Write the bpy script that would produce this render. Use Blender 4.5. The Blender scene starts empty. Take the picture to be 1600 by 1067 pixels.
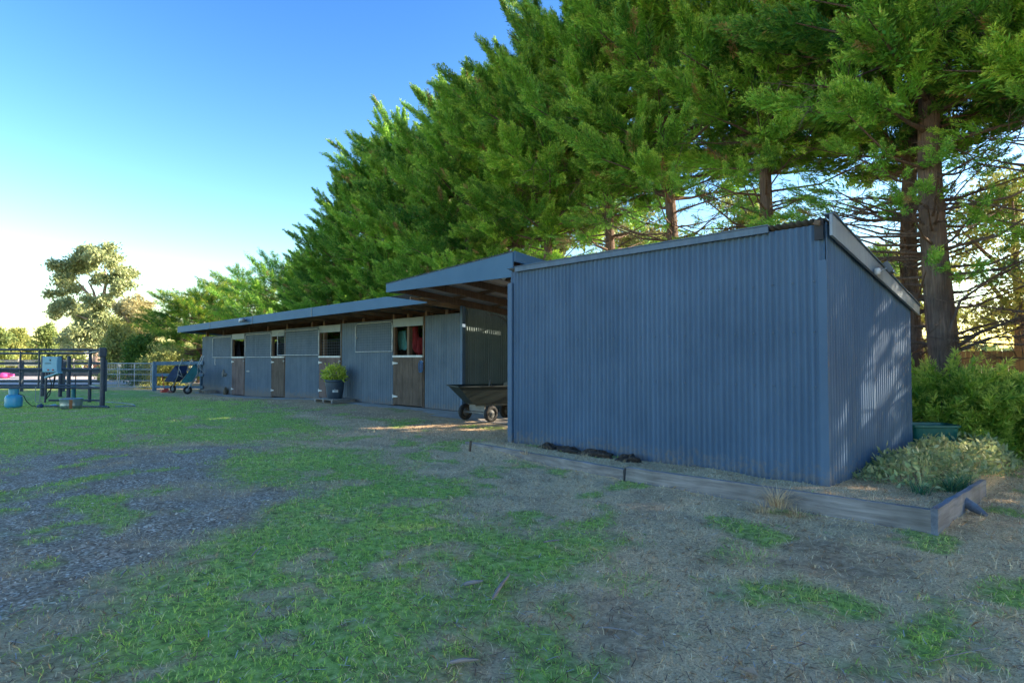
import bpy, math, random
import numpy as np
from mathutils import Vector, Matrix
random.seed(7)
scene = bpy.context.scene
COL = scene.collection
R_ = math.radians

# ------------------------------------------------------------------ camera survey
F = 945.0; CX = 800.0; CY = 533.5; EYE = 1.45
TH = math.atan(870/945.0); PITCH = math.atan(27.5/945.0)
FWD = Vector((-math.cos(TH), math.sin(TH), 0)); RGT = Vector((math.sin(TH), math.cos(TH), 0))
def ray(px, py):
    a = (px-CX)/F; b = (CY-py)/F
    c, s = math.cos(PITCH), math.sin(PITCH)
    return RGT*a + FWD*(c-b*s) + Vector((0, 0, s+b*c))
def G(px, py, z=0.0):
    d = ray(px, py); t = (z-EYE)/d.z
    return Vector((0, 0, EYE)) + d*t
def D(px, py, depth):
    d = ray(px, py); f = d.dot(FWD)
    return Vector((0, 0, EYE)) + d*(depth/f)
def Yp(px, y, py=561.0):
    """point on vertical plane Y = y seen at px,py"""
    d = ray(px, py); return Vector((0, 0, EYE)) + d*(y/d.y)
def Xp(px, x, py=561.0):
    d = ray(px, py); return Vector((0, 0, EYE)) + d*(x/d.x)

# ------------------------------------------------------------------ helpers
def tag(o, label=None, cat=None, group=None, kind=None):
    if label: o['label'] = label
    if cat: o['category'] = cat
    if group: o['group'] = group
    if kind: o['kind'] = kind
    return o
def empty(name, loc, label, cat, group=None, rz=0.0):
    o = bpy.data.objects.new(name, None); COL.objects.link(o)
    o.location = loc; o.rotation_euler = (0, 0, rz); o.empty_display_size = 0.2
    return tag(o, label, cat, group)
def copy_thing(root, loc, rz, label, group=None, s=None):
    r = root.copy(); COL.objects.link(r); r.location = loc; r.rotation_euler = (0, 0, rz)
    if s: r.scale = (s, s, s) if not hasattr(s, '__len__') else s
    r['label'] = label
    if group: r['group'] = group
    for ch in list(root.children):
        c = ch.copy(); COL.objects.link(c); c.parent = r
        for g in list(ch.children):
            d = g.copy(); COL.objects.link(d); d.parent = c
    return r

class MB:
    def __init__(s): s.v = []; s.f = []; s.sm = []
    def add(s, vs, fs, smooth=False):
        n = len(s.v); s.v += [tuple(v) for v in vs]
        s.f += [tuple(i+n for i in f) for f in fs]; s.sm += [smooth]*len(fs); return s
    def box(s, c, size, m=None, j=0.0):
        c = Vector(c); hx, hy, hz = size[0]/2, size[1]/2, size[2]/2
        vs = []
        for dx, dy, dz in ((-1,-1,-1),(1,-1,-1),(1,1,-1),(-1,1,-1),(-1,-1,1),(1,-1,1),(1,1,1),(-1,1,1)):
            p = Vector((dx*hx, dy*hy, dz*hz))
            if j: p += Vector((random.uniform(-j,j), random.uniform(-j,j), random.uniform(-j,j)))
            if m is not None: p = m @ p
            vs.append(c+p)
        return s.add(vs, [(0,3,2,1),(4,5,6,7),(0,1,5,4),(1,2,6,5),(2,3,7,6),(3,0,4,7)])
    def bar(s, a, b, w, h, up=Vector((0,0,1))):
        """rectangular bar from a to b; w across, h along up"""
        a = Vector(a); b = Vector(b); d = (b-a); L = d.length; d.normalize()
        x = d.cross(up)
        if x.length < 1e-4: x = d.cross(Vector((0,1,0)))
        x.normalize(); z = x.cross(d).normalized()
        m = Matrix((x, d, z)).transposed()
        return s.box((a+b)/2, (w, L, h), m)
    def tube(s, pts, rs, n=8, cap=True, smooth=True):
        pts = [Vector(p) for p in pts]
        if not hasattr(rs, '__len__'): rs = [rs]*len(pts)
        vs = []; fs = []; prev = None
        for i, p in enumerate(pts):
            d = (pts[min(i+1, len(pts)-1)]-pts[max(i-1, 0)]).normalized()
            if prev is None:
                x = d.cross(Vector((0,0,1)))
                if x.length < 1e-3: x = d.cross(Vector((0,1,0)))
            else: x = prev - d*prev.dot(d)
            x.normalize(); prev = x; y = d.cross(x)
            for k in range(n):
                a = 2*math.pi*k/n; vs.append(p+(x*math.cos(a)+y*math.sin(a))*rs[i])
        for i in range(len(pts)-1):
            for k in range(n):
                a = i*n+k; b = i*n+(k+1) % n; fs.append((a, b, b+n, a+n))
        s.add(vs, fs, smooth)
        if cap:
            s.add(vs[:n], [tuple(reversed(range(n)))]); s.add(vs[-n:], [tuple(range(n))])
        return s
    def lathe(s, c, prof, n=24, m=None, smooth=True):
        """prof: (r,z) list"""
        c = Vector(c); vs = []; fs = []
        for r, z in prof:
            for k in range(n):
                a = 2*math.pi*k/n; p = Vector((r*math.cos(a), r*math.sin(a), z))
                if m is not None: p = m @ p
                vs.append(c+p)
        for i in range(len(prof)-1):
            for k in range(n):
                a = i*n+k; b = i*n+(k+1) % n; fs.append((a, b, b+n, a+n))
        return s.add(vs, fs, smooth)
    def corr(s, a, b, z0, z1, pitch=0.076, amp=0.0145, seg=6, rows=1, off=0.0, wav=0.0):
        """upright corrugated sheet between XY points a,b; z0,z1 numbers or functions of t"""
        a = Vector((a[0], a[1], 0)); b = Vector((b[0], b[1], 0)); d = b-a; L = d.length; d.normalize()
        nrm = Vector((d.y, -d.x, 0)); N = max(2, int(L/pitch*seg)); vs = []; fs = []
        f0 = z0 if callable(z0) else (lambda t: z0); f1 = z1 if callable(z1) else (lambda t: z1)
        for i in range(N+1):
            t = i/N; dd = L*t; o = off+amp*math.sin(2*math.pi*dd/pitch)+.008*((dd/.762) % 1.0)
            p = a+d*dd
            for r in range(rows+1):
                q = r/rows; zz = f0(t)*(1-q)+f1(t)*q
                w = wav*(math.sin(dd*1.9+zz*1.3)+.6*math.sin(dd*4.1-zz*2.2+1))
                vs.append(p+nrm*(o+w)+Vector((0, 0, zz)))
        for i in range(N):
            for r in range(rows):
                k = i*(rows+1)+r; fs.append((k, k+rows+1, k+rows+2, k+1))
        return s.add(vs, fs, True)
    def roof(s, x0, x1, y0, zf, y1, zb, pitch=0.076, amp=0.009, seg=6, thick=0.0):
        """sloping corrugated sheet, ribs run along Y"""
        N = int((x1-x0)/pitch*seg); vs = []; fs = []
        for i in range(N+1):
            x = x0+(x1-x0)*i/N; o = amp*math.sin(2*math.pi*(x-x0)/pitch)
            vs += [(x, y0, zf+o), (x, y1, zb+o)]
        for i in range(N): fs.append((2*i, 2*i+2, 2*i+3, 2*i+1))
        return s.add(vs, fs, True)
    def prism(s, pts, dvec):
        """polygon pts (3D) extruded by dvec"""
        pts = [Vector(p) for p in pts]; d = Vector(dvec); n = len(pts)
        fs = [tuple(range(n)), tuple(reversed(range(n, 2*n)))]
        fs += [((i+1) % n, i, i+n, (i+1) % n+n) for i in range(n)]
        return s.add(pts+[p+d for p in pts], fs)
    def build(s, name, mat, parent=None, org=(0,0,0), bevel=0.0):
        org = Vector(org); me = bpy.data.meshes.new(name)
        me.from_pydata([tuple(Vector(v)-org) for v in s.v], [], s.f)
        me.polygons.foreach_set('use_smooth', s.sm); me.materials.append(mat); me.update()
        o = bpy.data.objects.new(name, me); COL.objects.link(o)
        if parent: o.parent = parent
        else: o.location = org
        if bevel:
            b = o.modifiers.new('bevel', 'BEVEL'); b.width = bevel; b.segments = 2; b.limit_method = 'ANGLE'
        return o

def np_mesh(name, verts, k, mat, cols=None, parent=None):
    """verts (M,k,3): M polygons of k corners"""
    M = verts.shape[0]; me = bpy.data.meshes.new(name)
    me.vertices.add(M*k); me.vertices.foreach_set('co', verts.astype(np.float32).ravel())
    me.loops.add(M*k); me.loops.foreach_set('vertex_index', np.arange(M*k, dtype=np.int32))
    me.polygons.add(M); me.polygons.foreach_set('loop_start', np.arange(0, M*k, k, dtype=np.int32))
    me.update(calc_edges=True)
    if cols is not None:
        at = me.color_attributes.new('tone', 'FLOAT_COLOR', 'POINT')
        c = np.ones((M, k, 4), np.float32); c[:, :, :cols.shape[-1]] = cols[:, None, :] if cols.ndim == 2 else cols
        at.data.foreach_set('color', c.ravel())
    me.materials.append(mat)
    o = bpy.data.objects.new(name, me); COL.objects.link(o)
    if parent: o.parent = parent
    return o

# ------------------------------------------------------------------ noise
def vnoise(x, y, sc, seed=0):
    x = np.asarray(x, float)*sc+seed*17.3; y = np.asarray(y, float)*sc-seed*9.1
    xi = np.floor(x).astype(np.int64); yi = np.floor(y).astype(np.int64); fx = x-xi; fy = y-yi
    fx = fx*fx*(3-2*fx); fy = fy*fy*(3-2*fy)
    def h(a, b):
        n = (a*374761393+b*668265263+seed*1442695041) & 0x7fffffff
        n = (n ^ (n >> 13))*1274126177 & 0x7fffffff
        return ((n ^ (n >> 16)) & 0xffff)/65535.0
    return (h(xi, yi)*(1-fx)+h(xi+1, yi)*fx)*(1-fy)+(h(xi, yi+1)*(1-fx)+h(xi+1, yi+1)*fx)*fy
def fbm(x, y, sc, seed=0, o=4):
    s = 0; a = .5; t = 0
    for i in range(o): s = s+a*vnoise(x, y, sc*2**i, seed+i); t += a; a *= .5
    return s/t
def sstep(a, b, x):
    t = np.clip((x-a)/(b-a), 0, 1); return t*t*(3-2*t)

# ------------------------------------------------------------------ materials
def nmat(name, rough=0.8):
    m = bpy.data.materials.new(name); m.use_nodes = True; nt = m.node_tree
    p = nt.nodes['Principled BSDF']; p.inputs['Roughness'].default_value = rough
    return m, nt, p
def noise(nt, scale, detail=4, rough=.55, vec=None, dist=0):
    n = nt.nodes.new('ShaderNodeTexNoise'); n.inputs['Scale'].default_value = scale
    n.inputs['Detail'].default_value = detail; n.inputs['Roughness'].default_value = rough
    n.inputs['Distortion'].default_value = dist
    if vec is not None: nt.links.new(vec, n.inputs['Vector'])
    return n.outputs['Fac']
def ramp(nt, fac, stops):
    r = nt.nodes.new('ShaderNodeValToRGB'); e = r.color_ramp.elements
    while len(e) < len(stops): e.new(.5)
    for k, (p, c) in enumerate(stops):
        e[k].position = p; e[k].color = (*c, 1) if len(c) == 3 else c
    nt.links.new(fac, r.inputs['Fac']); return r.outputs['Color']
def mix(nt, fac, a, b, mode='MIX'):
    m = nt.nodes.new('ShaderNodeMix'); m.data_type = 'RGBA'; m.blend_type = mode
    for sock, v in ((m.inputs[0], fac), (m.inputs[6], a), (m.inputs[7], b)):
        if hasattr(v, 'is_output'): nt.links.new(v, sock)
        elif isinstance(v, (int, float)): sock.default_value = v
        else: sock.default_value = (*v, 1)
    return m.outputs[2]
def gcoord(nt, scale=(1,1,1), world=True):
    mp = nt.nodes.new('ShaderNodeMapping'); mp.inputs['Scale'].default_value = scale
    if world:
        g = nt.nodes.new('ShaderNodeNewGeometry'); nt.links.new(g.outputs['Position'], mp.inputs['Vector'])
    else:
        g = nt.nodes.new('ShaderNodeTexCoord'); nt.links.new(g.outputs['Object'], mp.inputs['Vector'])
    return mp.outputs['Vector']
def bump(nt, p, h, strength=.3, dist=.01):
    b = nt.nodes.new('ShaderNodeBump'); b.inputs['Strength'].default_value = strength
    b.inputs['Distance'].default_value = dist; nt.links.new(h, b.inputs['Height'])
    nt.links.new(b.outputs['Normal'], p.inputs['Normal'])
def paint(name, c1, c2, rough=.5, sc=1.2, metal=0.0, dirt=None, spec=.5, streak=True, splash=False):
    m, nt, p = nmat(name, rough); p.inputs['Metallic'].default_value = metal
    v = gcoord(nt); c = ramp(nt, noise(nt, sc, 5, .6, v), [(.3, c1), (.7, c2)])
    if streak:
        v2 = gcoord(nt, (9, 9, .35)); s = noise(nt, 1.3, 4, .6, v2)
        c = mix(nt, ramp(nt, s, [(.45, (0,0,0)), (.8, (.45,.45,.45))]), c, tuple(x*1.4+.008 for x in c2))
    if dirt:
        v3 = gcoord(nt); d = noise(nt, 14, 6, .7, v3)
        c = mix(nt, ramp(nt, d, [(.6, (0,0,0)), (.72, (.7,.7,.7))]), c, dirt)
    if splash:      # mud splashed up the foot of the sheet, faded patches and a few rusty scuffs
        g = nt.nodes.new('ShaderNodeNewGeometry'); sx = nt.nodes.new('ShaderNodeSeparateXYZ'); nt.links.new(g.outputs['Position'], sx.inputs[0])
        mr = nt.nodes.new('ShaderNodeMapRange'); mr.inputs[1].default_value = .02; mr.inputs[2].default_value = .5; mr.inputs[3].default_value = .30; mr.inputs[4].default_value = -.12
        nt.links.new(sx.outputs[2], mr.inputs[0]); ad = nt.nodes.new('ShaderNodeMath'); ad.operation = 'ADD'
        nt.links.new(mr.outputs[0], ad.inputs[0]); nt.links.new(noise(nt, 11, 7, .75, gcoord(nt)), ad.inputs[1])
        c = mix(nt, ramp(nt, ad.outputs[0], [(.58, (0,0,0)), (.8, (.75,.75,.75))]), c, (.2,.17,.14))
        c = mix(nt, ramp(nt, noise(nt, .9, 5, .6, gcoord(nt, (1,1,.6))), [(.5, (0,0,0)), (.75, (.35,.35,.35))]), c, tuple(min(1, x*1.45) for x in c2))
        c = mix(nt, ramp(nt, noise(nt, 26, 5, .7, gcoord(nt, (1,1,.5))), [(.7, (0,0,0)), (.78, (.5,.5,.5))]), c, tuple(x*.55 for x in c1))
    nt.links.new(c, p.inputs['Base Color'])
    p.inputs['Specular IOR Level'].default_value = spec
    bump(nt, p, noise(nt, 60, 3, .5, gcoord(nt)), .12, .002)
    return m
def wood(name, c1, c2, axis='z', rough=.85, sc=1.0, deep=.006):
    m, nt, p = nmat(name, rough)
    s = {'z': (14, 14, .9), 'x': (.9, 14, 14), 'y': (14, .9, 14)}[axis]
    v = gcoord(nt, tuple(a*sc for a in s)); n = noise(nt, 2.2, 6, .65, v, .4)
    c = ramp(nt, n, [(.28, c1), (.72, c2)])
    n2 = noise(nt, 1.1, 3, .5, gcoord(nt, (2, 2, 2)))
    c = mix(nt, ramp(nt, n2, [(.4, (0,0,0)), (.75, (.6,.6,.6))]), c, tuple(x*.45 for x in c1))
    nt.links.new(c, p.inputs['Base Color']); bump(nt, p, n, .5 if deep < .01 else 1.0, deep); return m
def flat(name, c, rough=.6, metal=0.0, var=.25):
    m, nt, p = nmat(name, rough); p.inputs['Metallic'].default_value = metal
    n = noise(nt, 6, 4, .6, gcoord(nt))
    nt.links.new(ramp(nt, n, [(.3, tuple(x*(1-var) for x in c)), (.7, tuple(min(1, x*(1+var)) for x in c))]), p.inputs['Base Color'])
    return m
def leafmat(name, dark, light, tip=None, trans=.3, rough=.55, dead=None):
    """tone.r = random tone, tone.g = youth of the growth (painted sunlight on the far tiered conifers)"""
    m = bpy.data.materials.new(name); m.use_nodes = True; nt = m.node_tree
    p = nt.nodes['Principled BSDF']; p.inputs['Roughness'].default_value = rough
    p.inputs['Specular IOR Level'].default_value = .25
    a = nt.nodes.new('ShaderNodeAttribute'); a.attribute_name = 'tone'
    sp = nt.nodes.new('ShaderNodeSeparateColor'); nt.links.new(a.outputs['Color'], sp.inputs[0])
    c = mix(nt, sp.outputs[0], dark, light)
    if tip: c = mix(nt, sp.outputs[1], c, tip)
    if dead:
        c = mix(nt, sp.outputs[2], c, dead)
        oi = nt.nodes.new('ShaderNodeObjectInfo'); c = mix(nt, 1.0, c, ramp(nt, oi.outputs['Random'], [(0, (.84,.9,.85)), (.5, (1,1,1)), (1, (1.0,.96,.8))]), 'MULTIPLY')
    nt.links.new(c, p.inputs['Base Color'])
    t = nt.nodes.new('ShaderNodeBsdfTranslucent'); nt.links.new(c, t.inputs['Color'])
    ms = nt.nodes.new('ShaderNodeMixShader'); ms.inputs[0].default_value = trans
    nt.links.new(p.outputs[0], ms.inputs[1]); nt.links.new(t.outputs[0], ms.inputs[2])
    nt.links.new(ms.outputs[0], nt.nodes['Material Output'].inputs['Surface']); return m

M = {}
M['wall'] = paint('blue_grey_steel', (.056,.106,.172), (.082,.142,.218), .55, 1.0, spec=.25, splash=True)
M['wall_end'] = M['wall']
M['wall2'] = paint('faded_blue_grey_steel', (.078,.12,.165), (.12,.165,.21), .55, 1.6, spec=.25, splash=True)
M['bay'] = paint('greenish_grey_steel', (.07,.11,.11), (.12,.16,.155), .5, 1.4)
M['fascia'] = paint('slate_blue_fascia', (.06,.135,.215), (.08,.165,.25), .65, .8, streak=False, spec=.2)
M['barge'] = paint('grey_barge', (.17,.2,.23), (.25,.29,.33), .5, 2.5)
M['roof'] = paint('galvanised_roof', (.25,.27,.29), (.36,.38,.4), .45, 1.2, .3)
M['brown'] = wood('brown_timber', (.06,.04,.028), (.16,.115,.08))
M['pink_brown'] = wood('pinkish_timber', (.1,.065,.055), (.2,.14,.12))
M['post'] = wood('post_timber', (.09,.06,.04), (.24,.16,.1))
M['rafter'] = wood('rafter_timber', (.14,.09,.055), (.32,.22,.13), 'y')
M['rafterx'] = wood('purlin_timber', (.14,.09,.055), (.32,.22,.13), 'x')
M['white'] = flat('white_paint', (.6,.6,.57), .6)
M['header'] = paint('pale_header_board', (.15,.2,.23), (.22,.27,.3), .6, 2, streak=False)
M['galv'] = flat('galvanised_steel', (.33,.37,.4), .45, .5)
M['grille'] = flat('grille_wire', (.2,.26,.31), .5, .3)
M['concrete'] = flat('concrete_floor', (.38,.34,.29), .9)
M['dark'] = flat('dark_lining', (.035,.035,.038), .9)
M['black'] = flat('black_poly', (.005,.014,.014), .6)
_m, _nt, _p = nmat('crumbly_soil', .98); _n = noise(_nt, 26, 6, .75, gcoord(_nt))
_nt.links.new(ramp(_nt, _n, [(.35, (.02,.014,.01)), (.55, (.08,.055,.038)), (.7, (.3,.23,.15))]), _p.inputs['Base Color']); bump(_nt, _p, _n, 1.0, .08)
M['rubber'] = flat('rubber', (.012,.012,.012), .8)
M['rimgrey'] = flat('rim_grey', (.12,.13,.13), .5)
M['sleeper'] = wood('grey_sleeper', (.14,.125,.115), (.4,.365,.34), 'x', .9, .8)
M['sleeper_y'] = wood('weathered_end_board', (.11,.12,.15), (.27,.29,.33), 'y', .9, .8)
M['grey_wood'] = wood('grey_weathered_wood', (.17,.16,.14), (.34,.32,.29))
M['bluepost'] = wood('blue_grey_rail', (.07,.13,.19), (.13,.22,.3), 'x')
M['darkrail'] = wood('dark_rail', (.04,.05,.06), (.1,.12,.14), 'x')
M['bark'] = wood('cypress_bark', (.085,.055,.038), (.3,.2,.14), 'z', .95, 1.1, deep=.05)
M['gumbark'] = wood('gum_bark', (.25,.16,.12), (.55,.42,.34), 'z', .8, .2)
M['pipe'] = paint('peeling_black_pipe', (.02,.03,.05), (.045,.06,.085), .5, 3, dirt=(.35,.33,.32), streak=False)
M['gas'] = flat('gas_bottle_blue', (.06,.33,.5), .35, 0, .08)
M['boxblue'] = flat('heater_pale_blue', (.2,.42,.52), .4, 0, .08)
M['steel'] = flat('tub_steel', (.3,.36,.4), .35, .6)
M['rust'] = flat('rust', (.3,.12,.05), .8)
M['teal'] = flat('teal_tray', (.02,.17,.2), .45)
M['navy'] = flat('navy_tray', (.02,.045,.12), .45)
M['red'] = flat('red_plastic', (.5,.06,.04), .5)
M['pink'] = flat('pink_plastic', (.8,.08,.3), .5)
M['aqua'] = flat('aqua_cloth', (.12,.4,.42), .8)
M['redcloth'] = flat('red_cloth', (.2,.015,.02), .9)
M['darkcloth'] = flat('dark_cloth', (.02,.025,.05), .9)
M['rope'] = flat('blue_rope', (.02,.16,.4), .7)
M['pot'] = flat('slate_pot', (.045,.07,.1), .5)
M['sack'] = flat('brown_sack', (.11,.09,.06), .9)
M['green_tub'] = flat('green_tub', (.01,.12,.1), .4)
M['soil'] = _m
M['paling'] = wood('orange_paling', (.2,.11,.05), (.42,.25,.12))
M['cream'] = flat('cream_wall', (.65,.6,.52), .8)
M['brick'] = flat('red_brown_door', (.25,.1,.07), .8)
M['sand'] = flat('arena_sand', (.5,.42,.36), .95, 0, .1)
M['plasticpipe'] = flat('grey_hose', (.2,.25,.25), .5)
M['stick'] = flat('dry_stick', (.24,.21,.19), .9)
M['lens'] = flat('lamp_glass', (.6,.62,.6), .2)
# ------------------------------------------------------------------ ground
TIMBER = [G(727,696,.0), G(975,751,.0), G(1463,836,.0)]   # foot of the long board
BEDCORNER = G(1463,836,0); BEDEND = G(1541,772,.0)
SX0, SX1, SY0, SY1 = -7.52, -2.49, 6.9, 9.96             # the near shed
def seg_side(x, y, a, b):
    return (b.x-a.x)*(y-a.y)-(b.y-a.y)*(x-a.x)
def bedmask(x, y):
    """1 inside the raised bed between boards and shed"""
    a, b, c, d = TIMBER[0], TIMBER[1], TIMBER[2], BEDEND
    s1 = np.minimum(seg_side(x, y, a, b), 9); L1 = (b-a).length
    s2 = seg_side(x, y, b, c); L2 = (c-b).length; s3 = seg_side(x, y, c, d); L3 = (d-c).length
    m = np.minimum(np.where(np.asarray(x) < b.x, s1/L1, s2/L2), s3/L3)
    return sstep(.0, .1, m)*sstep(-9.0, -7.6, x)*sstep(11.5, 9.5, y)
def gz(x, y):
    x = np.asarray(x, float); y = np.asarray(y, float)
    z = -.17*sstep(-19, -29, x)+.07*sstep(7.2, 9.0, y)*sstep(-7, -9, x)*sstep(-25, -19, x)
    r = np.hypot(x+4, y-4)
    z = z+(.05*(fbm(x, y, .5, 3)-.5)+.05*(fbm(x, y, 1.7, 5)-.5)+.022*(fbm(x, y, 6, 8, 2)-.5))*np.exp(-r/25)
    z = z+bedmask(x, y)*.085*sstep(-9.5, -5, x)
    z = z+.07*np.exp(-((x+7.2)**2/1.2+(y-6.4)**2/.25))
    return z
def gzs(x, y): return float(gz(np.array([x]), np.array([y]))[0])
def onground(px, py, dz=0):
    p = G(px, py, 0)
    for _ in range(3): p = G(px, py, gzs(p.x, p.y))
    return p+Vector((0, 0, dz))

def poly(pxs): return np.array([[*G(px, py).xy] for px, py in pxs])
def sdf_in(x, y, P):
    """signed distance, positive inside"""
    x = np.asarray(x); y = np.asarray(y); n = len(P); d = np.full(x.shape, 1e9); ins = np.zeros(x.shape, bool)
    for i in range(n):
        ax, ay = P[i]; bx, by = P[(i+1) % n]; ex, ey = bx-ax, by-ay
        t = np.clip(((x-ax)*ex+(y-ay)*ey)/(ex*ex+ey*ey), 0, 1)
        d = np.minimum(d, np.hypot(x-ax-ex*t, y-ay-ey*t))
        c = ((ay > y) != (by > y)) & (x < (bx-ax)*(y-ay)/(by-ay+1e-12)+ax); ins ^= c
    return np.where(ins, d, -d)
P_GRAVEL = poly([(-400,705),(0,695),(120,704),(230,702),(340,697),(450,692),(400,712),(345,728),(420,750),(500,772),(400,800),(330,822),(290,862),(235,885),(180,905),(140,945),(60,985),(-100,1060),(-500,1100)])
P_LAWN = poly([(-700,598),(0,600),(235,605),(300,616),(330,622),(400,624),(450,640),(500,668),(490,686),(330,694),(160,698),(70,712),(0,728),(-700,730)])
P_MAIN = poly([(380,712),(470,695),(580,705),(640,730),(720,772),(760,812),(860,828),(950,850),(900,885),(760,905),(715,960),(640,1000),(590,1080),(500,1300),(150,1300),(40,1130),(150,1050),(60,1010),(160,955),(250,905),(300,868),(330,838),(420,806),(500,775),(420,745),(345,728)])
P_STRIPS = [poly(q) for q in (
 [(0,768),(60,755),(130,744),(205,738),(195,748),(90,760),(60,775),(0,782)],
 [(135,796),(190,775),(262,765),(255,775),(180,792),(150,802)],
 [(-200,790),(0,782),(60,786),(50,815),(10,835),(-200,850)],
 [(60,835),(110,824),(110,832),(70,841)],[(200,905),(230,888),(270,892),(255,915),(215,915)],
 [(1130,915),(1250,900),(1330,935),(1400,965),(1420,1000),(1330,1010),(1240,985),(1160,965)],
 [(1520,925),(1700,900),(1750,1000),(1560,975)],[(1480,1045),(1620,1000),(1700,1120),(1450,1120)],
 [(945,905),(990,893),(1015,908),(985,922)],[(840,955),(880,940),(870,975),(840,980)],
 [(1040,985),(1120,1000),(1110,1030),(1050,1015)],[(900,815),(940,800),(930,830),(890,838)],
 [(590,660),(640,655),(650,662),(600,668)],[(700,690),(722,684),(740,692),(715,699)],
 [(1140,870),(1180,862),(1190,878),(1150,882)],[(800,1040),(860,1010),(900,1040),(850,1070)])]
P_PATH = poly([(190,629),(250,619),(420,618),(560,632),(700,640),(800,650),(800,672),(680,668),(540,655),(430,640),(330,636)])
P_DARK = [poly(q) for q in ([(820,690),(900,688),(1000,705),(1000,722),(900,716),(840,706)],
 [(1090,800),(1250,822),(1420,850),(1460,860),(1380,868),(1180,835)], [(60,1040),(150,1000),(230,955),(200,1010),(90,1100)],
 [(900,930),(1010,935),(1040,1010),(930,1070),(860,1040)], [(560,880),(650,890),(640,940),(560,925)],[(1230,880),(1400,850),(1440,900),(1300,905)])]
ARENA = np.array([[*G(-700,599,-.1).xy],[*G(330,599,-.1).xy],[*G(360,585.5,-.1).xy],[*G(-900,585.5,-.1).xy]])
def cover(x, y):
    """green, dry, gravel weights"""
    wx = x+1.0*(fbm(x, y, .6, 11, 3)-.5)+.45*(fbm(x, y, 3, 12, 3)-.5); wy = y+1.0*(fbm(x, y, .6, 21, 3)-.5)+.45*(fbm(x, y, 3, 22, 3)-.5)
    gr = np.maximum(sdf_in(wx, wy, P_LAWN)/.5, sdf_in(wx, wy, P_MAIN)/.3)
    for P in P_STRIPS: gr = np.maximum(gr, sdf_in(wx, wy, P)/.12)
    n = fbm(x, y, 1.1, 31, 5); n2 = fbm(x, y, 4.5, 37, 3)
    green = sstep(-1.5, 1.7, gr+(n-.5)*3.8); n3 = fbm(x, y, 6.5, 83, 4)
    green = green*(.25+.75*sstep(.34, .6, n3+.18*green)); bare = sstep(.6, .7, fbm(x, y, 1.9, 97, 4)); green = green*(1-.75*bare)
    green = np.maximum(green, .75*sstep(.62, .72, fbm(x, y, 1.7, 77, 4))*sstep(16, 6, y))
    far = sstep(36, 55, np.hypot(x, y)); green = np.maximum(green, far*.35)
    grav = sstep(-.9, 1.1, sdf_in(wx, wy, P_GRAVEL)/.3+(n2-.5)*2.2)*(1-green*.95)*(1-.6*sstep(.58, .72, fbm(x, y, 1.3, 67, 4)))
    path = sstep(-.5, .6, sdf_in(wx, wy, P_PATH)/.5)
    dark = 0
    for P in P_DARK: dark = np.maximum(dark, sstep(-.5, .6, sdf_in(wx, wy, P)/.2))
    dirtn = sstep(.56, .68, fbm(x, y, 2.3, 41, 4))
    dry = (1-green)*(1-grav)*(1-.5*path)*(1-.6*dark)*(1-.4*dirtn)
    lit = sstep(9.5, 12, y)*sstep(-3.2, -1.5, x); dry = dry*(1-.7*lit); green = green*(1-.8*lit)
    return green, dry, grav
def warp_axis(n, c, a, k): return c+a*np.sinh(np.linspace(-k, k, n))
NX = NY = 820
gx = warp_axis(NX, -4.0, 3.0, 6.2); gy = warp_axis(NY, 4.0, 3.0, 6.2)
GXX, GYY = np.meshgrid(gx, gy, indexing='ij'); GZZ = gz(GXX, GYY)
vv = np.stack([GXX, GYY, GZZ], -1).reshape(-1, 3)
idx = np.arange(NX*NY).reshape(NX, NY)
qf = np.stack([idx[:-1,:-1], idx[1:,:-1], idx[1:,1:], idx[:-1,1:]], -1).reshape(-1, 4)
me = bpy.data.meshes.new('ground'); me.vertices.add(len(vv)); me.vertices.foreach_set('co', vv.astype(np.float32).ravel())
me.loops.add(qf.size); me.loops.foreach_set('vertex_index', qf.astype(np.int32).ravel())
me.polygons.add(len(qf)); me.polygons.foreach_set('loop_start', np.arange(0, qf.size, 4, dtype=np.int32))
me.polygons.foreach_set('use_smooth', np.ones(len(qf), bool)); me.update(calc_edges=True)
cg, cd, cv = cover(GXX.ravel(), GYY.ravel())
at = me.color_attributes.new('cover', 'FLOAT_COLOR', 'POINT')
at.data.foreach_set('color', np.stack([cg, cd, cv, np.ones_like(cg)], -1).astype(np.float32).ravel())
gm, nt, p = nmat('ground_cover', .95); p.inputs['Specular IOR Level'].default_value = .15
a = nt.nodes.new('ShaderNodeAttribute'); a.attribute_name = 'cover'
sp = nt.nodes.new('ShaderNodeSeparateColor'); nt.links.new(a.outputs['Color'], sp.inputs[0])
v = gcoord(nt)
n1 = noise(nt, 3.0, 8, .7, v); n2 = noise(nt, 55, 5, .8, v, .6); n3 = noise(nt, 14, 6, .7, v)
dirt = ramp(nt, n3, [(.33, (.09,.055,.033)), (.5, (.32,.21,.125)), (.68, (.7,.5,.32))])
dryc = ramp(nt, n2, [(.3, (.16,.095,.05)), (.43, (.55,.35,.19)), (.55, (.95,.67,.36)), (.67, (1.0,.82,.5))])
dryc = mix(nt, ramp(nt, n1, [(.35, (0,0,0)), (.7, (.5,.5,.5))]), dryc, (.6,.4,.23))
grn = ramp(nt, n3, [(.33, (.12,.17,.04)), (.5, (.33,.46,.09)), (.68, (.6,.66,.2))])
vor = nt.nodes.new('ShaderNodeTexVoronoi'); vor.inputs['Scale'].default_value = 55; nt.links.new(v, vor.inputs['Vector'])
vs_ = nt.nodes.new('ShaderNodeSeparateColor'); nt.links.new(vor.outputs['Color'], vs_.inputs[0])
grv = ramp(nt, vs_.outputs[0], [(.0, (.18,.125,.085)), (.6, (.46,.35,.24)), (.9, (.7,.56,.41)), (1.0, (.95,.82,.64))])
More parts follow.
